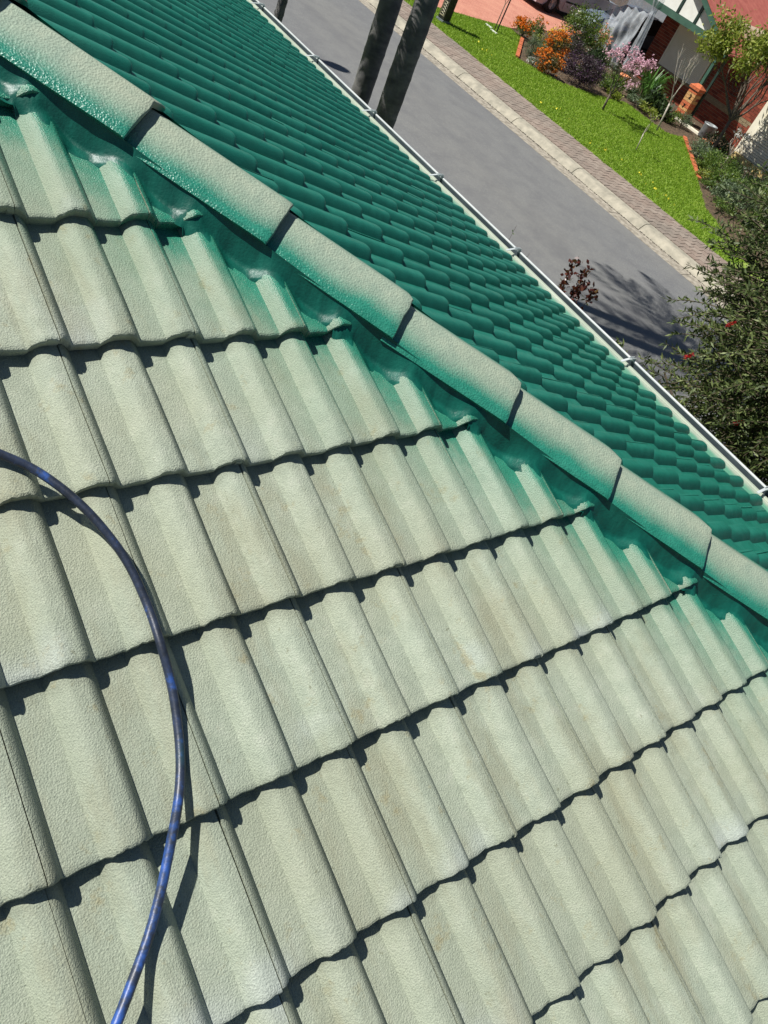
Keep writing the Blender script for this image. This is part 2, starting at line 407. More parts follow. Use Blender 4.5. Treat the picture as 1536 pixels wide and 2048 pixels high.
# little yellow weeds flowers in the lawn
fx = np.concatenate([rng.normal(cx, .25, 9) for cx in (-8.3, -7.6, -9.4, -14.8, -11.5)]); fy = np.concatenate([rng.normal(cy, .18, 9) for cy in (16.1, 15.9, 15.8, 16.2, 16.0)])
k = inside(fx, fy, LAWN_POLY); V, F = blades(fx[k], fy[k], .15, .03, .05, .05, .9)
link('yellow_weed_flower', np_mesh('yellow_weed_flower', V, F, simple('weed_yellow', S((232, 214, 60)))), label='tiny yellow weed flowers scattered in the lawn', cat='flowers', kind='stuff')

# grit and leaf litter lying in the kerb gutter
n_ = 2600; dx_ = rng.uniform(-30, 2, n_); dy_ = 13.625 + np.abs(rng.normal(0, .02, n_)); V, F = blades(dx_, dy_, .0, .008, .02, .03, 1.0)
link('gutter_litter', np_mesh('gutter_litter', V, F, leafmat('litter', [(.1, S((40, 38, 36))), (.7, S((70, 64, 58))), (1, S((200, 196, 190)))], .05)), label='dark grit and pale litter lying along the far kerb gutter', cat='litter', kind='stuff')
# footpath of interlocking pavers
path = empty('footpath', (0, 0, 0), kind='structure')
b = MB(); b.box(-40, 6, 13.995, 15.30, -.04, .098); b.build('sand_bed', M_SAND, path)
PW, PD = .226, .200
def paver_verts():
    w, d = PW / 2 - .009, PD / 2 - .007; z = .011
    top = [(-w, -d), (-w * .35, -d - z), (w * .35, -d + z), (w, -d), (w + z * .5, 0), (w, d), (w * .35, d + z), (-w * .35, d - z), (-w, d), (-w + z * .5, 0)]
    return top
pv = paver_verts(); me_pav = MB().prism(pv, 0, .03).mesh('paver', M_PAVER)
cells = []
for r in range(6):
    for cidx in range(-150, 20):
        x = -4.5 + cidx * PW + (PW / 2 if r % 2 else 0); y = 14.11 + r * PD + .02
        if x < -36 or x > 4: continue
        cells.append((x, y))
cells.sort(key=lambda p: abs(p[0] + 9.6) + abs(p[1] - 14.6) * .2)
stuff = MB()
for i, (x, y) in enumerate(cells):
    dz = random.uniform(-.003, .003)
    if i < 300:
        link('paver', me_pav, path, Matrix.Translation((x, y, .1 + dz)) @ Matrix.Rotation(random.uniform(-.02, .02), 4, 'Z'))
    else:
        nn = len(pv); stuff.prism([(x + a, y + c) for a, c in pv], .1 + dz, .13 + dz)
stuff.build('paver_field', M_PAVER, path, kind='stuff')

# ------------------------------------------------------------------ our house: tiled hip roof
house = empty('house', (0, 0, 0), label='near house with cream and green painted concrete tile roof', cat='house')

def prof_h(u):
    v = u % .15
    if v < .030: return .96 * RH * math.cos(math.pi / 2 * (v / .030) ** 1.05)
    if v < .090: return 0.0
    if v < .128: return RH * math.sin(math.pi / 2 * ((v - .090) / .038) ** .92)
    return RH * (1 - .04 * ((v - .128) / .022) ** 2)

US = sorted(set([round(x, 4) for base in (0, .15) for x in
      [base + .0045, base + .009, base + .014, base + .019, base + .024, base + .030, base + .036, base + .058, base + .084, base + .090, base + .097, base + .106, base + .113, base + .120, base + .128, base + .136, base + .144]] + [.150, .2985]))
def tile_data(seed):
    r = random.Random(seed)
    us = [-.014, .0012, .0013] + US
    ss = [0, -.0018, -.006, -.014, -.11, -.21, -.31, -.395]
    dn = [.0075, .003, .0008, 0, 0, 0, 0, 0]
    ph = [r.uniform(0, 6.28) for _ in range(6)]
    bow = r.uniform(-.0015, .0015)
    vs = []; fs = []; nu = len(us)
    def top(u, s, k):
        low = .009 if u < .0013 else 0
        rag = .0011 * math.sin(u * 190 + ph[0]) + .0009 * math.sin(u * 430 + ph[1]) + .0006 * math.sin(u * 900 + ph[2]) if k < 3 else 0
        wav = .0007 * math.sin(u * 60 + s * 21 + ph[3]) + bow * math.sin((s / -.32) * math.pi)
        z = prof_h(max(u, 0)) - RH * .97 + s * HS / GA - dn[k] - low + wav
        return (s + rag, u, z)
    for k, s in enumerate(ss):
        for u in us: vs.append(top(u, s, k))
    for k in range(len(ss) - 1):
        for i in range(nu - 1):
            a = k * nu + i; fs.append((a, a + 1, a + nu + 1, a + nu))
    fs = [tuple(reversed(f)) for f in fs]
    # underside and edges
    b0 = len(vs)
    for kk, (s, th_) in enumerate(((-.004, HS), (-.03, .022), (-.395, .018))):
        for u in us:
            z = prof_h(max(u, 0)) - RH * .97 + s * HS / GA - th_ - (.006 if u < .0013 else 0)
            vs.append((s, u, z))
    for k in range(2):
        for i in range(nu - 1):
            a = b0 + k * nu + i; fs.append((a, a + 1, a + nu + 1, a + nu))
    for i in range(nu - 1): fs.append((i, i + 1, b0 + i + 1, b0 + i))          # front face
    L = (len(ss) - 1) * nu
    for i in range(nu - 1): fs.append((L + i + 1, L + i, b0 + 2 * nu + i, b0 + 2 * nu + i + 1))
    for side in (0, nu - 1):
        e = [k * nu + side for k in range(len(ss))]; u_ = [b0 + k * nu + side for k in range(3)]
        poly = e + list(reversed(u_)); fs.append(tuple(poly) if side == 0 else tuple(reversed(poly)))
    return vs, fs

def finish_tile(me, mat):
    me.materials.append(mat)
    me.polygons.foreach_set('use_smooth', [True] * len(me.polygons))
    bmx = bmesh.new(); bmx.from_mesh(me); bmesh.ops.recalc_face_normals(bmx, faces=bmx.faces)
    for e in bmx.edges:
        if len(e.link_faces) == 2 and e.calc_face_angle(0) > R_(23): e.smooth = False
    bmx.to_mesh(me); bmx.free()

VARS = []
for sd in range(5):
    vs, fs = tile_data(sd); VARS.append((vs, fs))
tile_meshes = {}
for mn, mt in (('c', M_TILE), ('g', M_TILEG)):
    for sd in range(5):
        me = bpy.data.meshes.new('roof_tile'); me.from_pydata(VARS[sd][0], [], VARS[sd][1]); finish_tile(me, mt); tile_meshes[(mn, sd)] = me

CT, ST = math.cos(TH), math.sin(TH)
def frame(ds, ud, nv, o): return Matrix(((ds[0], ud[0], nv[0], o[0]), (ds[1], ud[1], nv[1], o[1]), (ds[2], ud[2], nv[2], o[2]), (0, 0, 0, 1)))
def cream_M(k, j):
    x = X0 + GC * k; return frame((CT, 0, -ST), (0, 1, 0), (ST, 0, CT), (x, Y0 + .3 * j, -TT * x + GZ))
def green_M(k, j):
    y = GY0 - GC * k; return frame((0, CT, -ST), (-1, 0, 0), (0, ST, CT), (GX0 - .3 * j, y, -TT * y + GD + GZ))

def in_view(p, m=90):
    d = p - CAM; z = d.dot(_f)
    if z < .1: return None
    x = 768 + FPX * d.dot(_r) / z; y = 1024 - FPX * d.dot(_u) / z
    return (-m < x < 1536 + m and -m < y < 2048 + m), z

tiles = []
for k in range(-4, 13):
    for j in range(-9, 14):
        M = cream_M(k, j); sgn = []
        for s in (-.39, 0):
            for u in (-.014, .3):
                w = M @ Vector((s, u, 0)); sgn.append((w.x - w.y - OFF) * SQ)
        if max(sgn) < .025: continue
        tiles.append(('c', k, j, M, min(sgn) < .02))
for k in range(0, 17):
    for j in range(-10, 30):
        M = green_M(k, j); sgn = []
        for s in (-.39, 0):
            for u in (-.014, .3):
                w = M @ Vector((s, u, 0)); sgn.append((w.y - w.x + OFF) * SQ)
        if max(sgn) < .025: continue
        tiles.append(('g', k, j, M, min(sgn) < .02))
def tile_mesh_for(T):
    kind, k, j, M, cut = T
    sd = (k * 7 + j * 13 + (3 if kind == 'g' else 0)) % 5
    if not cut: return tile_meshes[(kind, sd)]
    me = bpy.data.meshes.new('roof_tile'); me.from_pydata(VARS[sd][0], [], VARS[sd][1]); me.update()
    bmx = bmesh.new(); bmx.from_mesh(me); Mi = M.inverted()
    nrm = Vector((1, -1, 0)) if kind == 'c' else Vector((-1, 1, 0)); nrm.normalize()
    p = Vector((OFF / 2, -OFF / 2, 0)) + nrm * .022
    geom = bmx.verts[:] + bmx.edges[:] + bmx.faces[:]
    ln = (Mi.to_3x3() @ nrm).normalized()
    bmesh.ops.bisect_plane(bmx, geom=geom, plane_co=Mi @ Vector((p.x, p.y, GZ)), plane_no=ln, clear_inner=True)
    bmx.to_mesh(me); bmx.free()
    if len(me.polygons) == 0: return None
    finish_tile(me, M_TILE if kind == 'c' else M_TILEG); return me
seen, unseen = [], []
for T in tiles:
    c = T[3] @ Vector((-.16, .15, 0)); v = in_view(c)
    if v and v[0]: seen.append((v[1], T))
    else: unseen.append(T)
seen.sort(key=lambda a: a[0])
unseen += [t for _, t in seen[300:]]; seen = seen[:300]
rj = random.Random(5)
for z, T in seen:
    me = tile_mesh_for(T)
    if me is None: continue
    J = Matrix.Translation((rj.uniform(-.003, .003), rj.uniform(-.0012, .0012), rj.uniform(-.001, .0015))) @ Matrix.Rotation(rj.uniform(-.004, .004), 4, 'Z') @ Matrix.Rotation(rj.uniform(-.003, .003), 4, 'Y')
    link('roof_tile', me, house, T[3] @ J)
for kind, mt in (('c', M_TILE), ('g', M_TILEG)):
    Vs, Fs = [], []; off = 0; big = bmesh.new()
    for T in unseen:
        if T[0] != kind: continue
        me = tile_mesh_for(T)
        if me is None: continue
        tmp = me.copy(); tmp.transform(T[3]); big.from_mesh(tmp); bpy.data.meshes.remove(tmp)
    me = bpy.data.meshes.new('roof_tile_field'); big.to_mesh(me); big.free(); me.materials.append(mt)
    me.polygons.foreach_set('use_smooth', [True] * len(me.polygons))
    link('roof_tile_field', me, house, kind='stuff')

# roof deck under the tiles (sarking) so that no light leaks through
b = MB()
XE, YE = 3.70, 3.42
def zc(x): return -TT * x + GZ - .085
hx = lambda y: y + OFF
yt = -1.55
b.add([(hx(yt), yt, zc(hx(yt))), (XE, YE - .02, zc(XE)), (XE, -3.2, zc(XE)), (hx(yt), -3.2, zc(hx(yt)))], [(0, 3, 2, 1)])
zg = lambda y: -TT * y + GD + GZ - .085
b.add([(hx(yt), yt, zg(yt)), (XE, YE, zg(YE)), (-8.0, YE, zg(YE)), (-8.0, yt, zg(yt))], [(0, 1, 2, 3)])
b.build('sarking', M_PLAIN_DARK, house)

# hip caps
HD = Vector((1, 1, -TT)).normalized(); LD = Vector((1, -1, 0)).normalized(); UP = LD.cross(HD).normalized()
def cap_mesh(seed):
    r = random.Random(seed); b = MB(); ph = [r.uniform(0, 6.28) for _ in range(4)]
    qs = [-.135, -.128, -.100, -.06, -.03, -.010, -.004, 0, .004, .010, .03, .06, .100, .128, .135]
    xs = [0, -.003, -.010, -.03, -.14, -.28, -.42]; dn = [.006, .0022, .0004, 0, 0, 0, 0]
    nq = len(qs)
    def zt(q): return -.41 * (math.sqrt(q * q + .004 ** 2) - .004)
    def w(x): return 1.0 + .05 * x / .42
    for k, x in enumerate(xs):
        for q in qs:
            rag = .0012 * math.sin(q * 120 + ph[0]) + .0008 * math.sin(q * 330 + ph[1]) if k < 3 else 0
            e = .006 * max(0, (abs(q) - .122) / .013) ** 2
            b.v.append((x + rag, q * w(x) + .0012 * math.sin(x * 40 + ph[2]) * (abs(q) > .1), zt(q) - dn[k] + x * .025 / .39 - e))
    for k in range(len(xs) - 1):
        for i in range(nq - 1):
            a = k * nq + i; b.f.append((a, a + nq, a + nq + 1, a + 1))
    o = len(b.v)
    for x in (-.002, -.42):
        for q in qs: b.v.append((x, q * .93 * w(x), zt(q * .93) - .020 + x * .025 / .39))
    for i in range(nq - 1):
        b.f.append((o + i, o + i + 1, o + nq + i + 1, o + nq + i)); b.f.append((i, i + 1, o + i + 1, o + i))
        L = (len(xs) - 1) * nq; b.f.append((L + i + 1, L + i, o + nq + i, o + nq + i + 1))
    for side in (0, nq - 1):
        e = [k * nq + side for k in range(len(xs))]; poly = e + [o + nq + side, o + side]; b.f.append(tuple(poly))
    me = bpy.data.meshes.new('hip_cap'); me.from_pydata(b.v, [], b.f); finish_tile(me, M_CAP); return me
caps = [cap_mesh(i) for i in range(3)]
CAPX, CAPD, CAPH = 0.2, 0.2725, 0.062
for i in range(-4, 13):
    x = CAPX + CAPD * i
    o = Vector((x, x - OFF, -TT * x + CAPH + GZ))
    yj = random.uniform(-.012, .012)
    M = Matrix(((HD.x, -LD.x, UP.x, o.x), (HD.y, -LD.y, UP.y, o.y), (HD.z, -LD.z, UP.z, o.z), (0, 0, 0, 1)))
    link('hip_cap', caps[i % 3], house, M @ Matrix.Rotation(yj, 4, 'Z') @ Matrix.Rotation(random.uniform(-.015, .015), 4, 'X') @ Matrix.Translation((random.uniform(-.006, .006), random.uniform(-.003, .003), 0)))

# bedding mortar on both sides of the hip, draped on the tile surface
def cream_surf(x, y):
    kf = math.ceil((x - X0) / GC - 1e-6); xf = X0 + GC * kf; s = (x - xf) / CT
    u = (y - Y0) % .3
    n = prof_h(u) - RH * .97 + s * HS / GA
    return -TT * x + n / CT + GZ
def green_surf(x, y):
    kf = math.floor((GY0 - y) / GC + 1e-6); yf = GY0 - GC * kf; s = (y - yf) / CT
    u = (GX0 - x) % .3
    n = prof_h(u) - RH * .97 + s * HS / GA
    return -TT * y + GD + n / CT + GZ
def bedding(side, step, tmax):
    V = []; F = []; nv = 15; ts = np.arange(-1.0, tmax, step)
    r = random.Random(3); ph = [r.uniform(0, 6.28) for _ in range(9)]
    ax, ay = (LD.x, LD.y) if side == 'c' else (-LD.x, -LD.y)
    surf0 = cream_surf if side == 'c' else green_surf
    def surf(px, py):       # trowelled over, so slightly rounded at steps
        return sum(surf0(px + k_, py + k_) for k_ in (-.018, -.012, -.006, 0, .006, .012, .018)) / 7
    for t in ts:
        hx_, hy_ = t, t - OFF; hz = -TT * t + GZ
        wob = .006 * math.sin(t * 17 + ph[0]) + .005 * math.sin(t * 43 + ph[1]) + .003 * math.sin(t * 97 + ph[2]) + .002 * math.sin(t * 210 + ph[6])
        tool = .005 * math.sin(t * 13 + ph[3]) + .0025 * math.sin(t * 37 + ph[4]) + .0012 * math.sin(t * 120 + ph[5])
        w1 = .179 + wob; wm = .148 + tool * .6
        ztop = hz + .062 - .41 * .124 - .021
        zm = surf(hx_ + ax * wm, hy_ + ay * wm) + .005
        for v in range(nv):
            a = v / (nv - 1)
            if a < .65:
                q = a / .65; w = .124 + (wm - .124) * q ** 1.3; z = ztop + (min(zm, ztop - .003) - ztop) * q + tool * .3 * math.sin(math.pi * q)
            else:
                q = (a - .65) / .35; w = wm + (w1 - wm) * q; px, py = hx_ + ax * w, hy_ + ay * w
                z = min(ztop, surf(px, py) + .005 * (1 - q) ** 1.3 + .001) if q < .97 else surf0(px, py) - .004
            V.append((hx_ + ax * w, hy_ + ay * w, z))
    m = len(ts)
    for i in range(m - 1):
        for v in range(nv - 1):
            a = i * nv + v; F.append((a, a + 1, a + nv + 1, a + nv))
    me = bpy.data.meshes.new('bedding_mortar'); me.from_pydata(V, [], F); me.materials.append(M_BED)
    me.polygons.foreach_set('use_smooth', [True] * len(me.polygons)); me.update()
    link('bedding_mortar', me, house)
bedding('c', .005, 3.6); bedding('g', .02, 3.6)

# gutter
GZT = GZ - 1.327; GY = 3.600
def extr(pr, x0, x1, closed=True):
    b = MB(); n = len(pr); b.v = [(x0, GY + y, GZT + z) for y, z in pr] + [(x1, GY + y, GZT + z) for y, z in pr]
    b.f = [(i, (i + 1) % n, n + (i + 1) % n, n + i) for i in range(n if closed else n - 1)] + [tuple(reversed(range(n))), tuple(range(n, 2 * n))]; return b
gutter = extr([(-.075, -.030), (-.071, -.022), (-.052, -.022), (-.049, -.028), (-.046, -.085), (-.022, -.085), (-.018, -.05), (-.006, -.05), (-.010, -.098), (-.072, -.098)], -8.0, 3.9).build('gutter', M_GUTC, house)
extr([(-.0185, -.006), (-.0175, .0), (-.014, .003), (-.008, .004), (-.002, .002), (.001, -.005), (-.001, -.015), (-.004, -.048), (-.008, -.048), (-.008, -.010), (-.0150, -.010)], -8.0, 3.9).build('gutter_bead', simple('gutter_white_edge', S((172, 178, 178)), S((190, 194, 192)), .4), gutter)
extr([(-.0455, -.084), (-.0455, -.070), (-.0235, -.066), (-.0200, -.0115), (-.0085, -.0115), (-.0085, -.049), (-.0190, -.049), (-.0220, -.084)], -8.0, 3.9).build('gutter_channel', M_GREYMETAL, gutter)
extr([(-.215, -.050), (-.215, -.016), (-.079, -.030), (-.0785, -.060)], -8.0, 3.9).build('eave_flashing', M_GUTC, house)
def bracket():
    b = MB(); y1, ym, y0 = GY - .004, GY - .075, GY - .150
    b.add([(-.010, y1, .010), (.010, y1, .010), (.008, ym, .018), (-.008, ym, .018), (-.008, y0, .006), (.008, y0, .006),
           (-.010, y1, .007), (.010, y1, .007), (.008, ym, .015), (-.008, ym, .015), (-.008, y0, .003), (.008, y0, .003)],
          [(0, 1, 2, 3), (3, 2, 5, 4), (7, 6, 9, 8), (8, 9, 10, 11), (0, 3, 9, 6), (3, 4, 10, 9), (1, 7, 8, 2), (2, 8, 11, 5), (0, 6, 7, 1), (4, 5, 11, 10)])
    b.box(-.010, .010, y1, y1 + .006, -.012, .010)
    for sx in (-1, 1): b.box(sx * .0085 - .0015, sx * .0085 + .0015, y1 - .06, y1 - .001, .008, .022)
    return b
brm = bracket().mesh('gutter_bracket', simple('bracket_zinc', S((196, 204, 204)), S((214, 220, 218)), .35, metal=.2))
for x in (-7.3, -6.35, -5.33, -4.27, -3.30, -2.30, -1.30, -.06, 1.13, 2.2, 3.2):
    link('gutter_bracket', brm, gutter, Matrix.Translation((x, 0, GZT)))
b = MB(); b.box(-8, 3.7, 3.40, 3.428, GZT - .2, GZT - .055); b.build('fascia', M_WHITE, house)
b = MB(); b.box(-8, 3.0, -3.0, 2.9, 0.0, 2.36); b.build('wall', M_IVORY, house)
b = MB(); b.box(-8, 3.7, -3.2, 3.398, GZT - .2, GZT - .17); b.build('soffit', M_WHITE, house)

# ------------------------------------------------------------------ hose lying over the tiles
def on_cream(px_x, px_y, lift): return Vector((px_x, px_y, -TT * px_x + GZ)) + Vector((ST, 0, CT)) * lift
HOSE = [(0.9531, -0.6942, 0.012), (0.9804, -0.6511, 0.01), (1.0192, -0.6012, 0.01), (1.0774, -0.5562, 0.014), (1.1427, -0.521, 0.014), (1.2197, -0.4922, 0.008), (1.3025, -0.4801, 0.002), (1.3789, -0.483, 0.009), (1.4498, -0.4848, -0.001), (1.5217, -0.4976, -0.004), (1.5814, -0.5164, 0.0), (1.6354, -0.5443, 0.009), (1.6916, -0.5766, 0.002), (1.7503, -0.6146, -0.002), (1.7982, -0.6516, -0.002), (1.8398, -0.6935, 0.006), (1.8833, -0.7381, 0.01), (1.9261, -0.7836, 0.008)]
def spline(P, m=9):
    out = []
    for i in range(len(P) - 1):
        p0, p1, p2, p3 = P[max(i - 1, 0)], P[i], P[i + 1], P[min(i + 2, len(P) - 1)]
        for k in range(m):
            t = k / m; out.append(.5 * ((2 * p1) + (p2 - p0) * t + (2 * p0 - 5 * p1 + 4 * p2 - p3) * t * t + (3 * p1 - p0 - 3 * p2 + p3) * t ** 3))
    out.append(P[-1]); return out
def hosemat():
    m = N('worn_blue_hose'); a = m.noise(38, 4, .65); b_ = m.noise(9, 3)
    wear = m.math('ADD', m.math('ADD', m.math('MULTIPLY', a, .6), m.math('MULTIPLY', b_, .5)), m.math('MULTIPLY', m.math('SUBTRACT', m.dot(m.pos(), (1, 0, 0)), 1.25), .13))
    c = m.ramp(wear, [(.45, S((34, 40, 50))), (.59, S((46, 56, 76))), (.66, S((46, 74, 126))), (.78, S((50, 92, 176)))])
    c = m.mix(m.ramp(m.noise(5, 2), [(.62, 0), (.72, .6)]), c, S((30, 84, 84)))
    m.set(Base_Color=c, Roughness=.42, Normal=m.bump(a, .4, .003)); return m.m
hp = spline([on_cream(*p) for p in HOSE], 8)
MB().tube(hp, .0088, 14).build('hose', hosemat(), None, True, label='worn blue paint hose curving across the cream roof tiles', cat='hose')

# ------------------------------------------------------------------ plants
def rand_dirs(n):
    v = rng.normal(size=(n, 3)); return v / np.linalg.norm(v, axis=1, keepdims=True)
def leaves(P, D, L, W, fold=0.0):
    """diamond leaves: P base points, D unit directions"""
    n = len(P); L = np.broadcast_to(np.asarray(L, float), (n,)); W = np.broadcast_to(np.asarray(W, float), (n,))
    S_ = np.cross(D, rand_dirs(n)); S_ /= np.linalg.norm(S_, axis=1, keepdims=True) + 1e-9
    V = np.empty((n, 4, 3)); V[:, 0] = P; V[:, 1] = P + D * (L * .45)[:, None] + S_ * (W / 2)[:, None]
    V[:, 2] = P + D * L[:, None]; V[:, 3] = P + D * (L * .45)[:, None] - S_ * (W / 2)[:, None]
    return V.reshape(-1, 3), np.arange(4 * n).reshape(-1, 4)
def clumps(n, k, r, hollow=.35, sd=.22):
    """points gathered in k clumps inside an ellipsoid of radii r"""
    c = rand_dirs(k) * (hollow + (1 - hollow) * rng.uniform(0, 1, (k, 1)) ** .6) * .9
    w = rng.uniform(.5, 1.5, k); idx = rng.choice(k, n, p=w / w.sum())
    p = c[idx] + rng.normal(size=(n, 3)) * sd * rng.uniform(.5, 1.3, (n, 1))
    return p * np.asarray(r)
def bush(name, label, cat, pos, r, h, mat, n=1500, leaf=(.05, .025), k=22, flower=None, group=None, up=.5, stem=True):
    o = empty(name, pos, label=label, cat=cat, group=group)
    p = clumps(n, k, (r, r, h / 2)); p[:, 2] += h * .52; p[:, 2] = np.abs(p[:, 2])
    d = rand_dirs(n) + np.array([0, 0, up]) + p * .4; d /= np.linalg.norm(d, axis=1, keepdims=True)
    V, F = leaves(p, d, rng.uniform(.7, 1.3, n) * leaf[0], leaf[1]); link('foliage', np_mesh('foliage', V, F, mat), o)
    if stem:
        b = MB()
        for i in range(6):
            a = rng.uniform(0, 6.28); q = rng.uniform(.2, .7) * r
            b.tube([(0, 0, 0), (q * .4 * math.cos(a), q * .4 * math.sin(a), h * .35), (q * math.cos(a), q * math.sin(a), h * .75)], [.014, .009, .004], 5)
        b.build('stem', M_BARK, o)
    if flower:
        fm, fn, fs = flower; q = clumps(fn, k, (r * 1.05, r * 1.05, h / 2), .75, .16); q[:, 2] = np.abs(q[:, 2] + h * .62)
        # each bloom: three crossed petals
        PP = np.repeat(q, 5, 0); DD = rand_dirs(len(PP)); DD[:, 2] = np.abs(DD[:, 2]) * .6 + .15; DD /= np.linalg.norm(DD, axis=1, keepdims=True)
        V, F = leaves(PP, DD, fs, fs * .75); link('blossom', np_mesh('blossom', V, F, fm), o)
    return o

def flowermat(name, c1, c2): return leafmat(name, [(.1, S(c1)), (.9, S(c2))], .3, .6)
FL_OR = flowermat('orange_petals', (206, 96, 20), (244, 160, 50)); FL_YE = flowermat('yellow_petals', (226, 190, 30), (246, 226, 90))
FL_PU = flowermat('purple_petals', (84, 56, 88), (118, 84, 120)); FL_PI = flowermat('pink_petals', (214, 158, 178), (244, 212, 222))
FL_WH = flowermat('white_petals', (222, 222, 216), (244, 242, 236)); FL_PE = flowermat('peach_petals', (226, 150, 120), (240, 186, 160))
LF_DG = leafmat('dark_leaf', [(.1, S((26, 44, 18))), (.9, S((66, 88, 40)))], .25)
LF_MG = leafmat('mid_leaf', [(.1, S((54, 82, 26))), (.6, S((96, 122, 46))), (1, S((150, 166, 84)))], .35)
LF_YG = leafmat('yellow_green_leaf', [(.1, S((92, 112, 30))), (.6, S((140, 154, 54))), (1, S((196, 196, 110)))], .4)
LF_GG = leafmat('grey_green_leaf', [(.1, S((66, 84, 56))), (.9, S((118, 134, 98)))], .2)
LF_PU = leafmat('purple_leaf', [(.1, S((36, 28, 32))), (.9, S((78, 58, 68)))], .2)
LF_OL = leafmat('olive_leaf', [(.1, S((70, 66, 34))), (.9, S((120, 110, 60)))], .3)
LF_RD = leafmat('red_leaf', [(.1, S((52, 22, 18))), (.6, S((92, 44, 34))), (1, S((112, 98, 46)))], .3, .35)

Z = .11
bush('marigold_bush', 'large round bush of orange daisies behind the front orange clump', 'bush', (-15.25, 19.5, Z), .40, .80, LF_OL, 2200, (.05, .02), 20, (FL_OR, 420, .045))
bush('marigold_bush', 'low clump of pale orange daisies at the lawn edge', 'bush', (-14.22, 18.2, Z), .44, .50, LF_OL, 2000, (.05, .02), 20, (FL_OR, 460, .045))
bush('marigold_bush', 'orange and yellow daisies beside the red driveway at the far end of the bed', 'bush', (-17.1, 19.95, Z), .36, .48, LF_MG, 1400, (.05, .02), 16, (FL_OR, 300, .045))
bush('yellow_flower_bush', 'small bush topped with bright yellow flowers behind the orange daisies', 'bush', (-16.3, 20.6, Z), .30, .72, LF_YG, 1200, (.05, .025), 14, (FL_YE, 200, .045))
bush('lime_shrub', 'small lime green leafy plant between the orange bushes', 'shrub', (-15.62, 19.15, Z), .20, .62, LF_YG, 600, (.06, .03), 10)
bush('grey_green_shrub', 'fine rounded grey green shrub beside the brick edging', 'shrub', (-15.22, 18.55, Z), .27, .55, LF_GG, 3200, (.045, .008), 30)
bush('purple_shrub', 'dark purple flowering shrub bulging over the lawn edge', 'shrub', (-13.85, 19.45, Z), .62, .72, LF_PU, 6500, (.05, .02), 40, (FL_PU, 420, .03))
bush('green_shrub', 'tall leafy green shrub in front of the silver car', 'shrub', (-17.45, 22.9, Z), .62, 1.35, LF_MG, 4200, (.07, .035), 30)
bush('pale_shrub', 'loose pale green shrub with peach flowers beside the plastic sheet', 'shrub', (-17.2, 23.6, Z), .42, 1.0, LF_YG, 1500, (.06, .03), 18, (FL_PE, 60, .06))
bush('lavender_shrub', 'small grey purple shrub behind the purple flowering one', 'shrub', (-16.05, 21.2, Z), .34, .75, LF_PU, 1300, (.05, .016), 16)
bush('dark_leafy_shrub', 'glossy dark green shrub behind the pink blossom tree', 'shrub', (-15.45, 21.75, Z), .38, .62, LF_DG, 1800, (.09, .035), 18)
bush('leafy_plant', 'scrubby green plant beside the red driveway between daisies', 'plant', (-17.4, 20.9, Z), .26, .62, LF_MG, 700, (.06, .025), 10, (FL_OR, 26, .05))
bush('leafy_plant', 'low mixed green plants under the pink blossom tree', 'plant', (-14.3, 21.5, Z), .40, .40, LF_MG, 1400, (.07, .03), 16)
bush('leafy_plant', 'broad leaved green plants in front of the brick wall near the bare tree', 'plant', (-12.95, 22.2, Z), .46, .50, LF_DG, 900, (.14, .07), 14)
bush('leafy_plant', 'yellowish green seedlings along the bare soil edge', 'plant', (-12.7, 21.5, Z), .34, .26, LF_YG, 500, (.07, .035), 10)
bush('white_flower_plant', 'tiny white flowers at the front corner of the orange clump', 'plant', (-14.48, 17.98, Z), .20, .20, LF_GG, 400, (.04, .015), 8, (FL_WH, 90, .025))
bush('ground_cover_plant', 'pale weedy greenery along the right brick edging', 'plant', (-10.35, 21.35, Z), .55, .36, LF_GG, 1800, (.06, .02), 22)
bush('ground_cover_plant', 'bright green greenery between the right edging and the big tree', 'plant', (-9.1, 20.4, Z), .60, .55, LF_MG, 2200, (.07, .025), 22)
bush('ground_cover_plant', 'dark greenery beneath the white blossoms by the grey tub', 'plant', (-10.6, 22.6, Z), .55, .45, LF_DG, 1600, (.07, .03), 20)
bush('grey_shrub', 'silvery grey plant below the brick letterbox pier', 'plant', (-12.3, 22.95, Z), .32, .40, LF_GG, 900, (.06, .016), 14)
# strappy clump
def strap_plant(label, pos, n, L, r):
    o = empty('strap_leaf_plant', pos, label=label, cat='plant'); b = MB()
    for i in range(n):
        a = rng.uniform(0, 6.28); q = rng.uniform(0, r * .35); x, y = q * math.cos(a), q * math.sin(a); a2 = a + rng.normal() * .5; l = L * rng.uniform(.6, 1.1); w = .016
        pts = [Vector((x, y, 0)), Vector((x + math.cos(a2) * l * .15, y + math.sin(a2) * l * .15, l * .5)), Vector((x + math.cos(a2) * l * .40, y + math.sin(a2) * l * .40, l * .78)), Vector((x + math.cos(a2) * l * .72, y + math.sin(a2) * l * .72, l * rng.uniform(.55, .85)))]
        sd = Vector((-math.sin(a2), math.cos(a2), 0)); ws = [w, w * 1.1, w * .8, .001]; v0 = len(b.v)
        for p, ww in zip(pts, ws): b.v += [tuple(p - sd * ww), tuple(p + sd * ww)]
        for k in range(3): b.f.append((v0 + 2 * k, v0 + 2 * k + 1, v0 + 2 * k + 3, v0 + 2 * k + 2))
    b.build('leaf_clump', leafmat('strap_leaf', [(.1, S((40, 80, 26))), (.9, S((96, 138, 60)))], .3, .35), o); return o
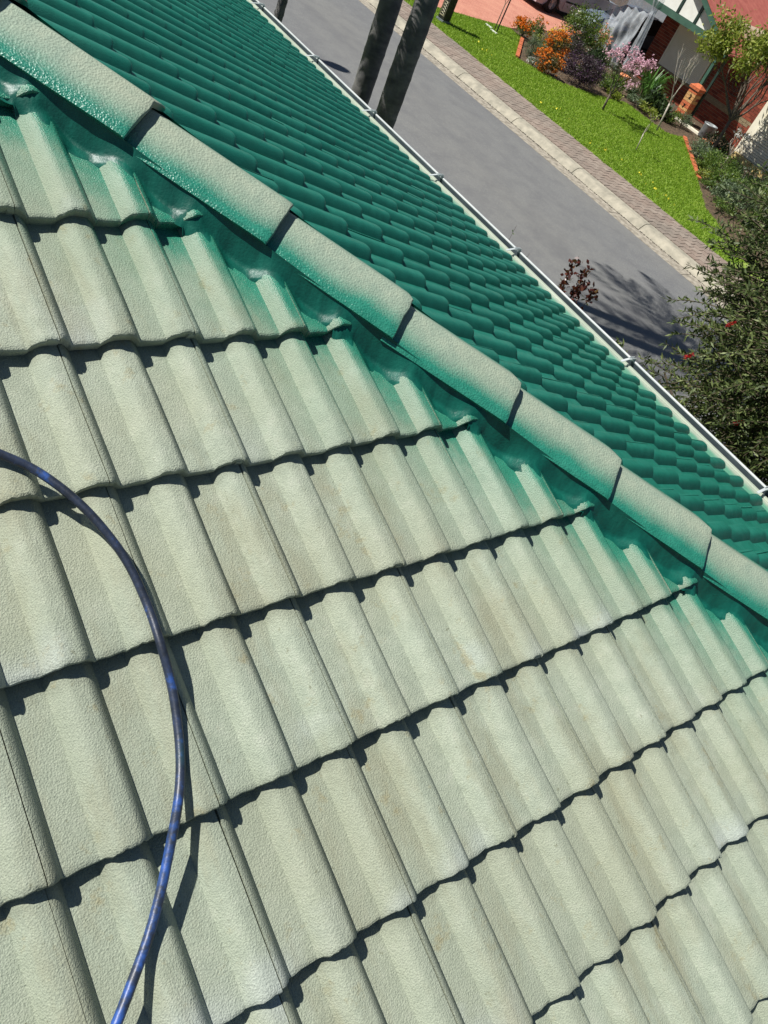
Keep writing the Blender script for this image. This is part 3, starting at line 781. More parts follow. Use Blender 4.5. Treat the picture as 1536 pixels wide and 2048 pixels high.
for i_, (x_, y_, r_b, h_b, m_b, lab) in enumerate(((-8.2, 19.6, .6, .55, LF_MG, 'leafy green mound at the end of the right brick edging'), (-7.3, 18.8, .6, .6, LF_GG, 'grey green mound beyond the right brick edging'), (-8.4, 21.1, .7, .7, LF_DG, 'dark green mound below the white roller door'), (-7.2, 20.3, .7, .7, LF_MG, 'bright green mound near the roller door sill'), (-6.3, 19.4, .7, .8, LF_DG, 'dark mound of leaves furthest right behind the bottlebrush'), (-6.0, 18.0, .6, .5, LF_MG, 'low green mound furthest right beside the lawn'))):
    bush('garden_mound', lab, 'bush', (x_, y_, Z), r_b, h_b, m_b, 2200, (.075, .03), 22)
for x_, y_, r_b, h_b, m_b, lab in (
    (-14.6, 20.3, .3, .3, LF_MG, 'low mid green plant right behind the purple shrub'), (-13.35, 20.6, .24, .22, LF_YG, 'yellowish tuft left of the pink blossom tree trunk'),
    (-15.0, 20.95, .3, .4, LF_GG, 'grey green tuft beside the tan rock'), (-13.6, 21.9, .32, .35, LF_DG, 'dark green tuft between the strap leaves and the blossom tree'),
    (-14.0, 20.9, .28, .28, LF_MG, 'low green plant behind the pink blossom tree trunk'), (-12.5, 22.5, .3, .35, LF_MG, 'green plant at the foot of the brick letterbox pier'),
    (-15.9, 22.5, .4, .5, LF_MG, 'green plant below the clear plastic sheet'), (-16.6, 21.9, .35, .5, LF_DG, 'dark plant between the yellow flowers and the tall green shrub'),
    (-13.2, 21.5, .3, .25, LF_GG, 'grey tuft on the bare soil near the lawn edge'), (-15.2, 22.9, .4, .5, LF_DG, 'dark leafy plant left of the strap leaf clump')):
    bush('bed_plant', lab, 'plant', (x_, y_, Z), r_b, h_b, m_b, 900, (.06, .025), 12, None, 'low plants filling the garden bed')
for x_, y_, r_b, h_b, m_b, lab in (
    (-8.75, 18.75, .3, .2, LF_MG, 'green weed third from the street end of the right edging'), (-8.2, 18.2, .3, .22, LF_GG, 'grey weed second from the street end of the right edging'),
    (-9.3, 19.2, .28, .2, LF_YG, 'yellowish weed midway along the right brick edging'), (-7.6, 17.75, .35, .25, LF_MG, 'green weed nearest the street beside the right edging'),
    (-9.9, 19.95, .28, .22, LF_MG, 'green weed past the middle of the right brick edging'), (-10.6, 20.6, .28, .22, LF_GG, 'grey weed nearest the house beside the right edging')):
    bush('edging_plant', lab, 'plant', (x_ + .45, y_ + .35, Z), r_b, h_b, m_b, 700, (.06, .022), 12, None, 'weedy plants beside the right edging')
strap_plant('clump of long green strap leaves below the shuttered window', (-14.35, 23.4, Z), 110, 1.0, .7)
strap_plant('smaller strap leaved clump beside the window clump', (-13.75, 22.75, Z), 60, .7, .5)

# trees ------------------------------------------------------------------
def limb(b, p, d, l, r, depth, tips, spread=.6, up=.15, split=2, seg=4, rr=None, minr=.003):
    rr = rr or random; pts = [p.copy()]; cur = p.copy(); dd = d.copy()
    for i in range(seg):
        dd = (dd + Vector((rr.gauss(0, .12), rr.gauss(0, .12), rr.gauss(0, .08) + up * .2))).normalized(); cur = cur + dd * (l / seg); pts.append(cur.copy())
    b.tube(pts, [max(minr, r * (1 - .45 * i / seg)) for i in range(seg + 1)], 6 if r < .03 else 9, False)
    if depth == 0: tips.append((cur, dd, pts)); return
    for k in range(split + (rr.random() < .4)):
        a = rr.uniform(0, 6.28); o = dd.orthogonal().normalized(); o2 = dd.cross(o)
        nd = (dd + (o * math.cos(a) + o2 * math.sin(a)) * spread * rr.uniform(.7, 1.3)).normalized()
        limb(b, pts[-1] if k == 0 else pts[-1 - (rr.random() < .5)], nd, l * rr.uniform(.62, .85), r * .6, depth - 1, tips, spread, up, split, seg, rr, minr)

def small_tree(name, label, cat, base, dirs, l, r, depth, bark, seed, spread=.55, leafm=None, nleaf=0, lsize=(.05, .03), flower=None, up=.3, trunk_l=None, part='crown', jit=.02):
    rr = random.Random(seed); o = empty(name, base, label=label, cat=cat); b = MB(); tips = []
    tl = trunk_l or l
    top = Vector((0, 0, 0)) + Vector(dirs[0]).normalized() * tl
    b.tube([(0, 0, -.05), tuple(top * .5), tuple(top)], [r * 1.25, r * 1.05, r], 9)
    for d in dirs[1:]: limb(b, top, Vector(d).normalized(), l, r * .72, depth, tips, spread, up, 2, 4, rr)
    b.build('trunk', bark, o, True)
    def along(n):
        P = []
        for i in range(n):
            t = rr.choice(tips); pts = t[2]; k = rr.randrange(len(pts) - 1); f = rr.random(); P.append(pts[k].lerp(pts[k + 1], f))
        return np.array(P) + rng.normal(size=(n, 3)) * jit
    if nleaf:
        P = along(nleaf); d = rand_dirs(nleaf) + [0, 0, .2]; d /= np.linalg.norm(d, axis=1, keepdims=True)
        V, F = leaves(P, d, rng.uniform(.7, 1.3, nleaf) * lsize[0], lsize[1]); link(part, np_mesh(part, V, F, leafm), o)
    if flower:
        fm, fn, fs = flower; P = np.repeat(along(fn), 5, 0); V, F = leaves(P, rand_dirs(len(P)), fs, fs * .8); link('blossom', np_mesh('blossom', V, F, fm), o)
    return o
small_tree('blossom_tree', 'small forked tree with pink blossom on the lawn edge', 'tree', (-12.23, 18.84, Z), [(-.02, -.05, 1), (-.4, -.25, 1), (.35, .15, 1), (-.05, .0, 1), (.6, .3, .9)], .46, .028, 3, M_BARK, 4, .6, LF_OL, 200, (.05, .02), (FL_PI, 800, .034), .15, .42, jit=.045)
small_tree('bare_tree', 'leafless pale stemmed young tree beside the brick letterbox pier', 'tree', (-11.49, 20.62, Z), [(-.1, -.05, 1), (-.12, .0, 1), (.12, .1, 1), (-.05, -.15, 1)], .52, .024, 3, M_PALE_BARK, 9, .34, None, 0, up=.5, trunk_l=.75)
small_tree('lawn_sapling', 'thin whitish sapling with few leaves standing alone in the lawn', 'tree', (-9.88, 17.69, Z), [(-.12, -.05, 1), (-.2, 0, 1), (.25, .1, .8)], .32, .013, 1, M_PALE_BARK, 3, .5, LF_YG, 46, (.06, .035), None, .4, .42)
small_tree('staked_tree', 'young bare tree tied to a dark stake by the driveway', 'tree', (-16.94, 18.56, Z), [(0, 0, 1), (-.3, 0, 1), (.3, .1, 1)], .5, .014, 2, M_BARK, 12, .5, None, 0, up=.4, trunk_l=.7)
MB().tube([(-16.86, 18.60, .05), (-16.84, 18.60, 1.6)], .02, 8).build('garden_stake', M_PLAIN_DARK, None, label='dark timber stake beside the young tree by the driveway', cat='stake')
# white mulch ring pieces
for i, (x, y) in enumerate(((-17.15, 18.5), (-16.72, 18.35))):
    MB().box(x - .14, x + .14, y - .03, y + .03, .11, .15).build('white_kerb_block', M_WHITE, None, label=('white block at the foot of the staked tree, driveway side', 'white block at the foot of the staked tree, lawn side')[i], cat='block')

# leafy tree in front of the far house
small_tree('leafy_tree', 'slender many stemmed tree with fresh yellow green leaves before the red roof', 'tree', (-10.45, 22.1, Z), [(-.05, 0, 1), (-.32, -.1, 1), (.2, .1, 1), (-.05, -.25, 1), (.35, -.1, 1), (-.5, .0, .9), (-.9, .1, .8), (-.6, -.3, .5), (.5, .2, .6), (.05, .2, 1)], .95, .045, 3, M_BARK, 21, .55, LF_YG, 11000, (.12, .05), None, .30, 1.0, jit=.13)
small_tree('white_blossom_bush', 'twiggy bush with white pompom blossoms before the brick wall', 'bush', (-9.9, 22.1, Z), [(0, 0, 1), (-.5, .1, 1), (.4, -.1, 1), (0, .4, 1), (-.4, -.4, .9)], .36, .016, 2, M_PALE_BARK, 31, .7, LF_OL, 200, (.06, .025), (FL_WH, 60, .05), .1, .3)

# bottlebrush ------------------------------------------------------------------
def bottlebrush():
    o = empty('bottlebrush_tree', (.75, 6.0, .05), label='big bottlebrush tree with narrow olive leaves overhanging the gutter end', cat='tree')
    base = Vector((.75, 6.0, .05)); C = np.array([.95, 5.68, 3.15]) - np.array(base); RAD = np.array([1.80, 1.20, 2.15])
    rr = random.Random(2); b = MB(); tips = []
    b.tube([(0, 0, 0), (-.05, -.05, .5), (-.1, -.1, .95)], [.13, .11, .09], 10)
    for a in range(9):
        an = a * .7 + .2; limb(b, Vector((-.1, -.1, .9)), Vector((math.cos(an) * .9, math.sin(an) * .7, .8)), .75, .045, 2, tips, .6, .1, 2, 4, rr)
    b.build('trunk', M_BARK, o, True)
    nt = 6400; dirs = rand_dirs(nt); rad = rng.uniform(0, 1, (nt, 1)) ** .42
    lump = 1 + .13 * np.sin(dirs[:, :1] * 5 + 1) * np.cos(dirs[:, 2:] * 6) + .08 * np.sin(dirs[:, 1:2] * 11)
    P0 = C + dirs * rad * RAD * lump * .86
    keep = (P0[:, 2] + base.z > .7); P0, dirs = P0[keep], dirs[keep]; nt = len(P0)
    V_, F_ = [], []; tw = MB(); n0 = 0; PP = []; DD = []; LL = []
    for i in range(nt):
        d = dirs[i] * np.array([1, 1, .55]) + rng.normal(size=3) * .45 + np.array([-.25, -.1, .1]); d /= np.linalg.norm(d)
        L = rng.uniform(.22, .55); droop = rng.uniform(.0, .35); m = 4
        pts = [P0[i] + d * L * t - np.array([0, 0, droop * L * t * t]) for t in (0, .33, .66, 1)]
        tw.tube([tuple(p) for p in pts], [.006, .005, .004, .002], 4, False)
        nl = int(L * 85); t = rng.uniform(.12, 1.02, nl); p = P0[i] + d * L * t[:, None]; p[:, 2] -= droop * L * t * t
        dl = d * rng.uniform(.35, .9, (nl, 1)) + rand_dirs(nl) * .75; dl /= np.linalg.norm(dl, axis=1, keepdims=True)
        PP.append(p); DD.append(dl); LL.append(rng.uniform(.04, .075, nl))
    PP = np.concatenate(PP); DD = np.concatenate(DD); LL = np.concatenate(LL)
    tw.build('twig', simple('twig_bark', S((62, 56, 42)), S((96, 86, 66)), .9, 30), o)
    V, F = leaves(PP, DD, LL, .0155); link('crown', np_mesh('crown', V, F, M_BBLEAF), o)
    FR = flowermat('red_stamens', (150, 14, 20), (206, 34, 36))
    for (x, y, z) in [(-0.13, 4.75, 2.755), (-0.174, 4.6, 2.434), (0.403, 4.75, 2.258)]:
        p = np.array([x, y, z]) - np.array(base); q = p + np.outer(np.linspace(-.03, .03, 130), [.5, .3, .8]); dl = rand_dirs(130)
        V, F = leaves(q, dl, .022, .004); link('flower_brush', np_mesh('flower_brush', V, F, FR), o)
bottlebrush()
# overhanging sprays beyond the crown outline are part of the same habit: a second small shrub grows below it
def spray(name, label, cat, pts_list, base, mat, leaf, per, seed, stem_r=.006):
    o = empty(name, base, label=label, cat=cat); B = Vector(base); st = MB(); PP = []; DD = []
    r2 = np.random.default_rng(seed)
    for pts in pts_list:
        pts = [Vector(p) - B for p in pts]; st.tube(pts, [stem_r * (1.3 - .9 * i / (len(pts) - 1)) for i in range(len(pts))], 5, False)
        sp = spline(pts, 10); top = sp[int(len(sp) * .5):]
        for k in range(per):
            q = top[r2.integers(len(top))]; PP.append(np.array(q) + r2.normal(size=3) * .018); dv = r2.normal(size=3) + np.array([0, 0, .3]); DD.append(dv / np.linalg.norm(dv))
    st.build('stem', M_BARK, o)
    V, F = leaves(np.array(PP), np.array(DD), r2.uniform(.7, 1.3, len(PP)) * leaf[0], leaf[1]); link('foliage', np_mesh('foliage', V, F, mat), o)
B0 = (-1.0, 4.15, .1)
def stemto(x, y, z, lean=.1): return [B0, (B0[0] * .6 + x * .4, B0[1] * .6 + y * .4, z * .5), (x * .9 + B0[0] * .1, y, z * .86), (x, y, z)]
spray('red_leaf_rose', 'rose bush with dark red young leaves rising above the gutter', 'shrub', [stemto(-1.12, 4.05, 2.62), stemto(-1.02, 4.08, 2.64), stemto(-.95, 4.02, 2.55), stemto(-1.08, 4.0, 2.52), stemto(-1.0, 4.1, 2.48), stemto(-.9, 4.12, 2.52), stemto(-1.05, 3.98, 2.42)], B0, LF_RD, (.038, .026), 110, 8, .004)
B0 = (-1.75, 4.2, .1)
spray('thin_twig_plant', 'two thin dark twigs poking up behind the gutter', 'plant', [stemto(-1.74, 4.0, 2.52), stemto(-1.50, 4.0, 2.43)], B0, LF_DG, (.035, .014), 5, 9, .003)
B0 = (-.45, 4.3, .1)
spray('gutter_side_shrub', 'scrappy green shoots showing along the gutter below the bottlebrush', 'shrub', [[(-0.45, 4.3, 0.1), (-0.407, 4.125, 1.267), (-0.374, 3.97, 2.153), (-0.363, 3.95, 2.433)], [(-0.45, 4.3, 0.1), (-0.374, 4.125, 1.259), (-0.315, 3.97, 2.141), (-0.297, 3.95, 2.419)], [(-0.45, 4.3, 0.1), (-0.282, 4.125, 1.244), (-0.154, 3.97, 2.114), (-0.113, 3.95, 2.389)], [(-0.45, 4.3, 0.1), (-0.297, 4.125, 1.277), (-0.18, 3.97, 2.171), (-0.143, 3.95, 2.454)], [(-0.45, 4.3, 0.1), (-0.242, 4.125, 1.244), (-0.084, 3.97, 2.113), (-0.034, 3.95, 2.387)], [(-0.45, 4.3, 0.1), (-0.187, 4.125, 1.268), (0.013, 3.97, 2.155), (0.077, 3.95, 2.436)], [(-0.45, 4.3, 0.1), (-0.143, 4.125, 1.261), (0.09, 3.97, 2.143), (0.164, 3.95, 2.421)], [(-0.45, 4.3, 0.1), (-0.426, 4.125, 1.274), (-0.408, 3.97, 2.166), (-0.402, 3.95, 2.447)], [(-0.45, 4.3, 0.1), (-0.111, 4.125, 1.266), (0.147, 3.97, 2.152), (0.228, 3.95, 2.432)], [(-0.45, 4.3, 0.1), (-0.244, 4.125, 1.276), (-0.087, 3.97, 2.169), (-0.038, 3.95, 2.451)]], B0, M_BBLEAF, (.055, .014), 34, 10, .004)

# palms ------------------------------------------------------------------
def palm(label, base, h, r, seed, rings=True, tilt=(0, 0), stubs=False, nf=15, fl=2.3):
    rr = random.Random(seed); o = empty('palm_tree', base, label=label, cat='palm', group='palms in the front verge'); b = MB(); n = 18; m = int(h / .045)
    V = []
    for i in range(m + 1):
        z = h * i / m; ring = (z % .26) / .26
        rad = r * (1.0 - .10 * z / h) * (1.0 + (.035 * math.exp(-((ring - .5) / .09) ** 2) - .015 * ring if rings else 0)) * (1 + .02 * math.sin(z * 3.1 + seed))
        if stubs: rad *= 1 + .18 * (.5 + .5 * math.sin(z * 52))
        for k in range(n):
            a = 2 * math.pi * k / n; rk = rad * (1 + .025 * math.sin(3 * a + z * 2.3 + seed) + (.10 * math.sin(5 * a + z * 60) if stubs else 0))
            V.append((tilt[0] * z + rk * math.cos(a) + .02 * math.sin(z * 1.1 + seed), tilt[1] * z + rk * math.sin(a), z))
    F = [(i * n + k, i * n + (k + 1) % n, (i + 1) * n + (k + 1) % n, (i + 1) * n + k) for i in range(m) for k in range(n)]
    b.v, b.f = V, F; b.build('trunk', M_PALM, o, True)
    top = Vector((tilt[0] * h, tilt[1] * h, h)); PP, DD, LL = [], [], []; st = MB()
    for k in range(nf):
        a = 2 * math.pi * k / nf * 2.4 + rr.uniform(-.2, .2); el = rr.uniform(-.1, 1.0); L = fl * rr.uniform(.8, 1.1)
        pts = []; p = top.copy(); d = Vector((math.cos(a) * math.cos(el), math.sin(a) * math.cos(el), math.sin(el)))
        for i in range(11):
            pts.append(p.copy()); p = p + d * (L / 10); d = (d + Vector((0, 0, -.13))).normalized()
        st.tube(pts, [.02 * (1 - .85 * i / 10) for i in range(11)], 5, False)
        side = Vector((-math.sin(a), math.cos(a), 0))
        for i in range(2, 11):
            for q in range(6):
                f = q / 6; pos = pts[i - 1].lerp(pts[i], f); dr = (pts[i] - pts[i - 1]).normalized()
                for sg in (-1, 1):
                    dl = (side * sg + dr * .7 + Vector((0, 0, -.25 + rr.gauss(0, .12)))).normalized(); PP.append(tuple(pos)); DD.append(tuple(dl)); LL.append(.45 * math.sin(math.pi * (i + f) / 12.5) + .08)
    st.build('frond_rib', M_FROND, o)
    V, F = leaves(np.array(PP), np.array(DD), np.array(LL), .03); link('crown', np_mesh('crown', V, F, M_FROND), o)
palm('ringed grey palm trunk on the left of the close pair', (-6.51, 6.0, .1), 7.6, .137, 1, fl=2.7)
palm('ringed grey palm trunk on the right of the close pair', (-5.89, 6.0, .1), 8.0, .142, 2, fl=2.7)
palm('thin rough palm stem far along the gutter', (-6.6469000000000005, 4.6, 0.1), 3.3, .050, 3, False, (.03, 0), True, 12, 1.1)

# unseen post added on the near verge so its oval head shades the road
o = empty('shadow_post', (-14.62, 5.85, .1), label='unseen post on the near verge added to cast an oval shadow on the road', cat='shadow caster')
MB().tube([(0, 0, 0), (0, 0, 5.2), (.03, .03, 5.6)], [.07, .05, .04], 10).build('pole', M_GREYMETAL, o)
b = MB(); b.lathe([(.001, -.1), (.14, -.07), (.2, 0), (.16, .07), (.001, .1)], 18); h_ = b.build('oval_head', M_WHITE, o, True); h_.location = (.1, .12, 5.62); h_.scale = (1, 1.5, 1); h_.rotation_euler = (0, 0, R_(-30))

# ------------------------------------------------------------------ things across the road
# ornate letterbox post
o = empty('letterbox', (-16.36, 15.98, .11), label='dark ornate iron letterbox post at the end of the lawn', cat='letterbox')
MD = simple('black_iron', S((30, 30, 28)), S((50, 48, 42)), .5, 12, metal=.3)
MB().box(-.15, .15, -.15, .15, 0, .07).build('plinth', simple('blue_stone', S((96, 104, 108)), S((120, 126, 128)), .8), o)
MB().box(-.125, .125, -.125, .125, .0705, 1.25).build('post_body', MD, o)
MB().add([(-.16, -.16, 1.2505), (.16, -.16, 1.2505), (.16, .16, 1.2505), (-.16, .16, 1.2505), (0, 0, 1.42)], [(0, 1, 4), (1, 2, 4), (2, 3, 4), (3, 0, 4), (3, 2, 1, 0)]).build('post_cap', MD, o)
gold = simple('worn_gilt', S((150, 140, 104)), S((190, 182, 150)), .4, 20)
for z0, z1 in ((.16, .5), (.6, 1.1)):
    bb = MB(); y = -.1265
    bb.tube([(-.1, y, z0), (.1, y, z0), (.1, y, z1), (-.1, y, z1), (-.1, y, z0)], .008, 5)
    for k in range(5):
        z = z0 + (z1 - z0) * (k + .5) / 5; bb.tube([(-.07 * math.cos(a), y, z + .028 * math.sin(a) + .01 * math.sin(2 * a)) for a in np.linspace(0, 6.28, 10)], .006, 5)
    bb.build('scroll_panel', gold, o)

# brick edging strips
me_br = MB().box(-.115, .115, -.055, .055, 0, .075).mesh('brick', M_BRICKOR)
for (p, q, lab) in (((-16.88, 19.77), (-14.79, 17.61), 'brick edging between the lawn and the daisy bed'), ((-11.40, 21.98), (-8.6, 19.05), 'brick edging along the right side of the lawn')):
    o = empty('garden_edging', (p[0], p[1], .09), label=lab, cat='edging'); d = Vector((q[0] - p[0], q[1] - p[1])); L = d.length; a = math.atan2(d.y, d.x); n = int(L / .24)
    for i in range(n): link('brick', me_br, o, Matrix.Translation((d.x / L * (i + .5) * .24, d.y / L * (i + .5) * .24, random.uniform(-.01, .01))) @ Matrix.Rotation(a + random.uniform(-.05, .05), 4, 'Z'))
b = MB()
for i in range(9):
    a = 2 * math.pi * i / 9; b.v.append((.17 * math.cos(a) * random.uniform(.8, 1.1), .12 * math.sin(a), 0)); 
for i in range(9): b.v.append((b.v[i][0] * .6, b.v[i][1] * .6, .16))
b.f = [tuple(range(9, 18))] + [(i, (i + 1) % 9, 9 + (i + 1) % 9, 9 + i) for i in range(9)]
o = b.build('garden_rock', simple('sandstone', S((150, 112, 76)), S((182, 146, 104)), .9, 10, .5, 20), None, label='tan sandstone rock behind the purple shrub', cat='rock'); o.location = (-15.1, 20.7, .3)
b = MB(); b.lathe([(.001, 0), (.12, 0), (.17, .26), (.19, .27), (.19, .32), (.165, .32), (.15, .26), (.001, .25)], 18); o = b.build('terracotta_pot', simple('terracotta', S((196, 120, 76)), S((216, 148, 104)), .85), None, True, label='terracotta pot among plants behind the pink blossom tree', cat='pot'); o.location = (-14.8, 22.6, .11)
b = MB(); b.lathe([(.001, 0), (.24, 0), (.29, .05), (.29, .5), (.31, .52), (.31, .56), (.27, .56), (.25, .1), (.001, .08)], 20); o = b.build('grey_tub', simple('grey_zinc', S((120, 124, 126)), S((160, 164, 164)), .5, 6, metal=.3), None, True, label='grey round tub right of the brick letterbox pier', cat='tub'); o.location = (-11.72, 23.5, .11); o.scale = (.72, .72, .75)
MB().box(-11.4, -10.7, 22.9, 23.2, .10, .22).build('brick_step', M_BRICKOR, None, label='low orange brick step beside the grey tub', cat='step')
MB().box(-12.95, -11.7, 23.45, 23.62, .10, .16).build('cream_kerb', M_IVORY, None, label='cream kerb strip at the foot of the letterbox pier', cat='kerb strip')

# brick letterbox pier
pier = empty('brick_pier', (-13.02, 23.85, .11), label='short brick letterbox pier with red and tan bricks and pointed cap', cat='pier')
MB().box(-.158, .158, -.158, .158, 0, .88).build('mortar_core', M_MORTAR, pier)
bm_h = {}
for nm, mt in (('r', M_BRICKOR), ('t', M_BRICKTAN), ('d', M_BRICK)): bm_h[nm] = (MB().box(-.079, .079, -.166, .166, 0, .076).mesh('brick', mt), MB().box(-.166, .166, -.079, .079, 0, .076).mesh('brick', mt))
pat = ['t', 'r', 'r', 't', 'r', 'r', 't', 't', 't', 'r']
for i, c_ in enumerate(pat):
    z = .006 + i * .086; v = i % 2
    for sgn in (-1, 1):
        cc = c_ if random.random() < .7 else random.choice('rtd')
        link('brick', bm_h[cc][v], pier, Matrix.Translation((sgn * .087 * (1 - v), sgn * .087 * v, z)))
for k in range(3):
    link('brick', MB().box(-.064, .064, -.2, .2, 0, .076).mesh('brick', M_BRICKOR), pier, Matrix.Translation(((k - 1) * .135, 0, .884)))
MB().add([(-.205, -.205, .963), (.205, -.205, .963), (.205, .205, .963), (-.205, .205, .963), (-.08, 0, 1.06), (.08, 0, 1.06)], [(0, 1, 5, 4), (1, 2, 5), (2, 3, 4, 5), (3, 0, 4), (3, 2, 1, 0)]).build('pier_cap', M_BRICKOR, pier)
def numeral(ch, loc):
    cu = bpy.data.curves.new('numeral', 'FONT'); cu.body = ch; cu.size = .17; cu.extrude = .008; cu.align_x = 'CENTER'
    ob = bpy.data.objects.new('numeral', cu); COL.objects.link(ob); dg = bpy.context.evaluated_depsgraph_get(); me = bpy.data.meshes.new_from_object(ob.evaluated_get(dg)); bpy.data.objects.remove(ob)
    me.materials.clear(); me.materials.append(MD); link('numeral', me, pier, Matrix.Translation(loc) @ Matrix.Rotation(R_(90), 4, 'X'))
numeral('2', (.02, -.178, .62)); numeral('7', (-.02, -.178, .32))

# far house ------------------------------------------------------------------
fh = empty('brick_house', (-14.0, 25.2, 0), label='red brick house with shuttered window, green gable beams and red roof', cat='house')
HO = Vector((14.0, -25.2, 0))
def hb(name, x0, x1, y0, y1, z0, z1, mat, parent=None):
    b = MB(); b.box(x0, x1, y0, y1, z0, z1)
    b.v = [(v[0] + 14.0, v[1] - 25.2, v[2]) for v in b.v]
    return b.build(name, mat, parent or fh)
WX0, WX1, WY = -16.35, -10.85, 25.2
hb('wall', WX0, WX1, WY, 30.5, .1, 2.9, M_MORTAR)
win = (-15.68, -13.92, .80, 2.04)
bricks = []
row = 0; z = .12
while z < 2.5:
    x = WX0 - (0 if row % 2 else .12)
    while x < WX1:
        a, c_ = max(x, WX0) + .005, min(x + .24, WX1) - .005
        if c_ - a > .05:
            segs = [(a, c_)]
            if z + .08 > win[2] and z < win[3]:
                segs = []
                if a < win[0]: segs.append((a, min(c_, win[0] - .005)))
                if c_ > win[1]: segs.append((max(a, win[1] + .005), c_))
            for s0, s1 in segs:
                if s1 - s0 > .03: bricks.append((s0, s1, z, row))
        x += .24
    z += .086; row += 1
bricks.sort(key=lambda t: abs(t[0] + 13.3) + abs(t[2] - 1.2))
cache = {}; rest = MB()
for i, (a, c_, z, row) in enumerate(bricks):
    mt = M_BRICKGR if row in (7, 8) else M_BRICK
    L = round(c_ - a, 3)
    if i < 300:
        kx = (L, mt.name)
        if kx not in cache: cache[kx] = MB().box(-L / 2, L / 2, -.012, .02, 0, .076).mesh('brick', mt)
        link('brick', cache[kx], fh, Matrix.Translation(((a + c_) / 2 + 14.0, WY - 25.2 + random.uniform(-.003, .003), z)))
    else: rest.box(a + 14, c_ + 14, WY - 25.2 - .012, WY - 25.2 + .02, z, z + .076)
rest.build('brick_field', M_BRICK, fh, kind='stuff')
w = hb('window', win[0], win[1], WY - .02, WY + .05, win[2], win[3], M_IVORY)
for side in ((win[0], win[0] + .05, win[2], win[3]), (win[1] - .05, win[1], win[2], win[3]), (win[0] + .05, win[1] - .05, win[3] - .16, win[3])):
    hb('shutter_guide', side[0], side[1], WY - .055, WY - .021, side[2], side[3], M_SHUTTER, w)
nsl = 22
for i in range(nsl):
    z0 = win[2] + (win[3] - .16 - win[2]) * i / nsl; z1 = win[2] + (win[3] - .16 - win[2]) * (i + 1) / nsl
    hb('shutter_slat', win[0] + .051, win[1] - .051, WY - .040, WY - .022, z0 + .0025, z1 - .0025, M_SHUTTER, w)
hb('window_sill', win[0] - .05, win[1] + .05, WY - .06, WY + .02, win[2] - .085, win[2] - .004, M_BRICKGR, w)
# verandah gable
GYY = 24.0; PKX, PKZ, RX, RZ = -15.95, 3.88, -12.72, 2.20; LXX = -19.2
def poly_prism_y(name, pts, y0, y1, mat, parent=None):
    n = len(pts); b = MB(); b.v = [(x + 14, y0 - 25.2, z) for x, z in pts] + [(x + 14, y1 - 25.2, z) for x, z in pts]
    b.f = [tuple(range(n)), tuple(reversed(range(n, 2 * n)))] + [(i, n + i, n + (i + 1) % n, (i + 1) % n) for i in range(n)]
    return b.build(name, mat, parent or fh)
sl_ = (PKZ - RZ) / (RX - PKX)
def gz(x): return PKZ - sl_ * abs(x - PKX)
hb('verandah_beam', -18.9, -12.95, GYY - .05, GYY + .05, 2.16, 2.34, M_TRIM)
gab = poly_prism_y('gable_panel', [(-18.6, 2.35), (-13.12, 2.35), (PKX, gz(PKX) - .13)], GYY - .01, GYY + .02, M_WHITE)
for x in (-17.6, -16.8, -15.2, -14.45, -13.75):
    poly_prism_y('gable_batten', [(x - .045, 2.342), (x + .045, 2.342), (x + .045, gz(x + .045) - .14), (x - .045, gz(x - .045) - .14)], GYY - .045, GYY - .0105, M_TRIMD, gab)
for sgn, xe in ((1, RX), (-1, 2 * PKX - RX)):
    a = (PKX, PKZ); e = (xe, RZ)
    poly_prism_y('barge_board', [(a[0], a[1] - .16), (e[0], e[1] - .16), (e[0], e[1]), (a[0], a[1])], GYY - .30, GYY - .26, M_TRIM)
    b = MB(); th_ = .05
    v = [(a[0], GYY - .28, a[1] + .012), (e[0] + sgn * .1, GYY - .28, e[1] - .05 + .012), (e[0] + sgn * .1, 31.0, e[1] - .05 + .012), (a[0], 31.0, a[1] + .012)]
    v += [(p[0], p[1], p[2] + th_) for p in v]; b.v = [(p[0] + 14, p[1] - 25.2, p[2]) for p in v]
    b.f = [(0, 3, 2, 1), (4, 5, 6, 7), (0, 1, 5, 4), (1, 2, 6, 5), (2, 3, 7, 6), (3, 0, 4, 7)]; b.build('roof_slope', M_REDROOF, fh)
hb('verandah_post', -13.14, -13.04, GYY - .05, GYY + .05, .1, 2.155, M_TRIM)
hb('downpipe', -12.85, -12.78, GYY + .02, GYY + .09, .1, 2.10, M_TRIMD)
b = MB(); b.tube([(-13.09 + 14, GYY - 25.2, 1.78), (-12.82 + 14, GYY - 25.2, 2.15)], .03, 6); b.tube([(-13.09 + 14, GYY - 25.2, 1.78), (-13.38 + 14, GYY - 25.2, 2.15)], .03, 6); b.build('post_brace', M_TRIMD, fh)
# round iron ornament on the wall
b = MB()
for rad in (.34, .20, .08): b.tube([(-12.62 + 14 + rad * math.cos(a), -.05, 1.55 + rad * math.sin(a)) for a in np.linspace(0, 2 * math.pi, 25)], .012, 6, False)
for k in range(8):
    a = k * math.pi / 4; b.tube([(-12.62 + 14 + .08 * math.cos(a), -.05, 1.55 + .08 * math.sin(a)), (-12.62 + 14 + .34 * math.cos(a), -.05, 1.55 + .34 * math.sin(a))], .008, 5)
b.build('wall_ornament', simple('rusty_iron', S((64, 56, 52)), S((96, 84, 76)), .8, 20), fh)
